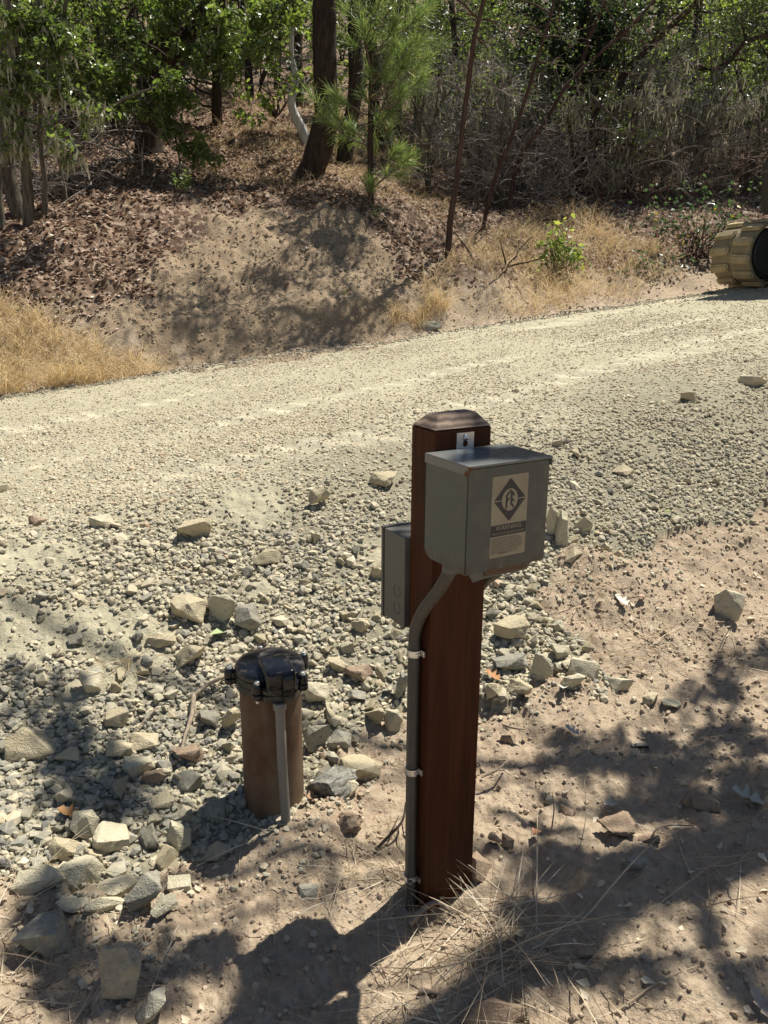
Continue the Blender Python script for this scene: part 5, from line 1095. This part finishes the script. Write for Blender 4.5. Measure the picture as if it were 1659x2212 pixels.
straw_tuft(150, 2160, 150, 110, (.04, .12), 'matted straw in shade at the lower left corner')
straw_tuft(1260, 1290, 90, 70, (.03, .10), 'fine straw on the pinkish soil right of the control box')
straw_tuft(1430, 1400, 60, 60, (.06, .16), 'combed down straw on the soil slope at the right')
straw_tuft(1590, 1400, 60, 36, (.05, .14), 'straw beside the streaked stone near the right border')
straw_tuft(1520, 1850, 130, 36, (.05, .16), 'scattered straws on the shaded soil at the right')
straw_tuft(640, 1990, 50, 14, (.03, .09), 'few straws beside the small grey angular stone')
straw_tuft(270, 1440, 30, 22, (.05, .14), 'reddish dry stalks on the dusty bank at the left', 'straw')
straw_tuft(540, 1790, 60, 20, (.05, .12), 'short straws on the soil under the casing', )
def stick(label, pts, r, mat='stick', fork=None, name='stick', cat='stick'):
    P = [hit(x, y) + [0, 0, z] for x, y, z in pts]; P = [np.array([p[0], p[1], max(p[2], Hs(p[0], p[1]) + r * .6)]) for p in P]; acc = Acc(); tube(acc, smooth_path(P, .012), [r, r * .8, r * .45], 7, .5, .18)
    for a, b_, c_ in (fork or []): q = P[a]; e = hit(b_, c_) + [0, 0, .012]; tube(acc, bez(q, e, .1, 8), [r * .5, r * .2], 5, .5, .15)
    tag(acc.build(name, M[mat], True, origin=P[0].tolist()), label, cat)
stick('dry stick lying down the bank left of the casing, lower piece', [(420, 1520, .03), (415, 1570, .035), (400, 1620, .04), (390, 1660, .03)], .0085)
stick('dry stick running from the lower piece towards the well cap', [(418, 1522, .03), (450, 1500, .035), (485, 1487, .04), (512, 1483, .04)], .0075)
stick('thin straw coloured twig left of the dry stick', [(340, 1540, .02), (300, 1590, .03), (275, 1610, .02)], .003)
stick('pale forked root piece on the soil right of the post', [(1040, 1685, .01), (1075, 1672, .015), (1095, 1655, .02)], .0045, fork=[(1, 1120, 1700), (2, 1060, 1650)])
stick('short pale stick in two pieces right of the post', [(1085, 1570, .01), (1110, 1580, .012), (1135, 1582, .012)], .005)
stick('gnarled pale root curling at the foot of the post', [(885, 2003, .01), (915, 1985, .03), (945, 1975, .035), (975, 1985, .02)], .0085, fork=[(1, 945, 1955), (2, 960, 1945), (1, 925, 2010)], name='root', cat='root')
stick('dark forked twig on the soil left of the post foot', [(812, 1842, .01), (838, 1822, .02), (868, 1795, .03), (876, 1760, .04)], .0045, 'bark', fork=[(1, 862, 1770), (1, 850, 1800), (2, 880, 1840)])
stick('thin brown twig lying on shaded soil at the right', [(1400, 1830, .01), (1425, 1800, .02), (1500, 1790, .01)], .0025, 'twig_brown')
stick('short brown stick piece below the shadow of the box', [(905, 2148, .008), (925, 2150, .01), (945, 2158, .008)], .007, 'twig_brown')
stick('twig standing out of the soil right of the post', [(1190, 1800, 0), (1195, 1770, .03), (1190, 1745, .05)], .0022, 'twig_brown')
stick('thin curved twig across the lower right soil', [(1250, 1845, .01), (1262, 1800, .05), (1258, 1740, .08)], .0012, 'straw_pale')
def one_leaf(label, px, py, size, col, rot=0, lob=True, name='fallen_leaf', tilt=.3):
    p = hit(px, py); k = NT('single_leaf'); n = k.noise(60, 3); k.base(k.mix(n, col, tuple(c * .7 for c in col)), .6, spec=.3); m = k.m; tv = LOB_V if lob else DIA_V
    V = (tv - [0, .5, 0]) * size; V = V + [0, 0, 0] ; V[:, 2] += 1.6 * V[:, 0] ** 2 / size + .5 * V[:, 1] ** 2 / size + .005
    R = (rotz(np.array([rot])) @ rotx(np.array([tilt])))[0]; V = V @ R.T; g0 = Hs(p[0], p[1]); V = V + [p[0], p[1], g0 + .012]
    o = nmesh(name, V, LOB_F if lob else DIA_F, m, None, True, origin=[p[0], p[1], g0]); tag(o, label, 'leaf')
one_leaf('fresh pale green leaf on the gravel above the well cap', 470, 1378, .085, (.36, .45, .22), 2.5, False)
one_leaf('large curled pale oak leaf on the shaded soil near the right border', 1610, 1738, .085, (.45, .42, .33), 1.2)
one_leaf('whitish lobed leaf on the pinkish soil right of the control box', 1340, 1315, .07, (.62, .58, .50), .4)
one_leaf('small pink brown leaf right of the whitish lobed leaf', 1383, 1312, .045, (.50, .32, .25), 2.0, False)
one_leaf('orange brown leaf on gravel in shade at the left', 150, 1778, .06, (.36, .18, .06), 1.4)
one_leaf('silvery crumpled leaf on the soil right of the post', 1233, 1598, .05, (.45, .42, .38), .9)
one_leaf('grey lobed leaf on the shaded soil right of the post', 1318, 1735, .055, (.42, .39, .34), 2.2)
one_leaf('pale oak leaf leaning on stones left of the post', 838, 1508, .06, (.50, .45, .34), 1.6, tilt=.9)
one_leaf('green leaf on the gravel right of the control box', 1440, 1120, .05, (.25, .32, .08), 1.7, False)
one_leaf('orange leaf at the right edge of the post among stones', 1062, 1478, .06, (.42, .2, .07), .8)
one_leaf('brown leaf below the shaded grass right of the post', 1155, 1815, .045, (.32, .16, .08), 2.6, False)
one_leaf('pale leaf near the foot of the well casing', 665, 1745, .05, (.36, .24, .16), 1.9, tilt=.8)
one_leaf('pale brown leaf in the lower right corner', 1640, 2190, .06, (.45, .38, .3), .3)
one_leaf('pale leaf on the shaded soil at the left', 230, 2130, .05, (.4, .36, .3), 1.0)
one_leaf('white lobed leaf beside the sunlit row of stones', 1215, 1505, .05, (.66, .62, .54), 2.9)
def leaves_small():
    pos = []; 
    for (x0, y0, x1, y1), n in (((1250, 1230, 1650, 1480), 90), ((0, 1900, 450, 2210), 70), ((1050, 1500, 1650, 2200), 70), ((850, 1380, 1200, 1520), 20)):
        for _ in range(n): pos.append(hit(random.uniform(x0, x1), random.uniform(y0, y1)))
    pos = np.array(pos); pos[:, 2] = H(pos[:, 0], pos[:, 1]) + .006; n = len(pos); acc = Acc(); tv = DIA_V - [0, .5, 0]
    acc.add(*scatter(tv, DIA_F, pos, rotz(RNG.uniform(0, 6.28, n)) @ rotx(RNG.normal(0, .35, n)) @ roty(RNG.normal(0, .35, n)), RNG.uniform(.010, .034, n), np.clip(RNG.normal(.75, .22, n), 0, 1)))
    tag(acc.build('leaf_fragments', M['straw_pale']), 'bits of broken dry leaves strewn over the near soil', 'fallen leaves', kind='stuff')
leaves_small()
# broken piece of black plastic
p = hit(1385, 1612); bm = bmesh.new(); prism(bm, [(0, 0), (.028, .004), (.046, 0), (.047, .014), (.02, .017), (.002, .014)], .0, .010, 'z'); prism(bm, [(-.010, .002), (.002, .0), (.003, .012), (-.012, .016), (-.006, .008)], -.004, .006, 'z'); bmesh.ops.bevel(bm, geom=bm.edges[:], offset=.0015, segments=2, affect='EDGES')
o = bm_obj('plastic_scrap', bm, M['black']); o.location = (p[0] - .02, p[1], Hs(p[0], p[1]) + .006); o.rotation_euler = (.3, .1, .1); tag(o, 'broken scrap of black plastic on the soil right of the post', 'scrap')

# ------------------------------------------------------------------ tree beside the spot whose boughs shade the near ground
def shade_tree():
    L = np.array([sd.x, sd.y, sd.z])
    blobs = [(60, 2120, 90, 150), (170, 2180, 75, 130), (300, 2180, 40, 50), (20, 1990, 40, 50), (60, 1690, 75, 100), (150, 1725, 60, 80), (20, 1600, 50, 60), (20, 1480, 40, 40), (250, 1725, 40, 30),
        (1215, 1600, 40, 35), (1300, 1640, 60, 80), (1390, 1700, 75, 110), (1500, 1700, 80, 110), (1610, 1730, 85, 120), (1640, 1610, 60, 60), (1130, 1770, 32, 30), (1190, 1850, 50, 60), (1280, 1880, 60, 80), (1110, 2010, 55, 70), (1200, 2040, 70, 90), (1290, 1990, 55, 70), (1500, 1850, 70, 90), (1620, 1870, 70, 90), (1060, 2120, 50, 60), (1230, 2150, 50, 50), (1370, 2140, 40, 35), (1600, 2120, 60, 70), (1450, 1600, 50, 50), (1560, 1560, 50, 50), (1550, 2010, 50, 40), (1400, 1950, 60, 60), (1560, 1430, 26, 16), (1600, 1480, 60, 45), (1480, 1480, 40, 24), (1640, 1400, 30, 24), (120, 2060, 60, 60), (240, 2110, 50, 50), (1520, 1640, 60, 50), (1180, 1700, 30, 18)]
    cl = []
    for x, y, r, n in blobs:
        g0 = hit(x, y); h_ = RNG.uniform(3.4, 4.6); c = g0 + L * (h_ / L[2]); cl.append((c, r * np.linalg.norm(g0 - [0, 0, CZ]) / (1659 * F) * 1.3, int(n * .85)))
    # leaves over the boxes: light spots only
    for lx, ly, lz, r, n in ((.03, -.07, 1.12, .07, 60), (.14, -.11, 1.12, .05, 36), (.10, .04, 1.16, .05, 30)):
        g0 = np.array([PX + lx * math.cos(PR) - ly * math.sin(PR), PY + lx * math.sin(PR) + ly * math.cos(PR), lz]); cl.append((g0 + L * (3.6 / L[2]), r, n))
    b = np.array([3.1, 2.3, float(macro(3.1, 2.3)) - .2])
    tr = [([b, b + [-.1, .1, 1.6], b + [-.3, .5, 3.2], b + [-.5, 1.0, 5.0], b + [-.6, 1.2, 7.0]], .17, .06), ([b + [-.25, .45, 3.0], b + [-1.1, 1.1, 4.0], b + [-2.0, 1.5, 4.7], b + [-3.0, 2.0, 5.2]], .028, .010), ([b + [-.2, .3, 2.6], b + [-.9, .6, 3.7], b + [-1.6, .9, 4.4], b + [-2.2, .9, 4.9]], .022, .010)]
    make_tree('oak_tree', 'oak standing right of the camera whose boughs shade the near ground', 'tree', tr, cl, 'oak_leaf', 'bark', 'lobed', .065, limb=.009, twigs=(4, .003))
shade_tree()
print('objects', len(bpy.data.objects), 'faces', sum(len(m.polygons) for m in bpy.data.meshes))
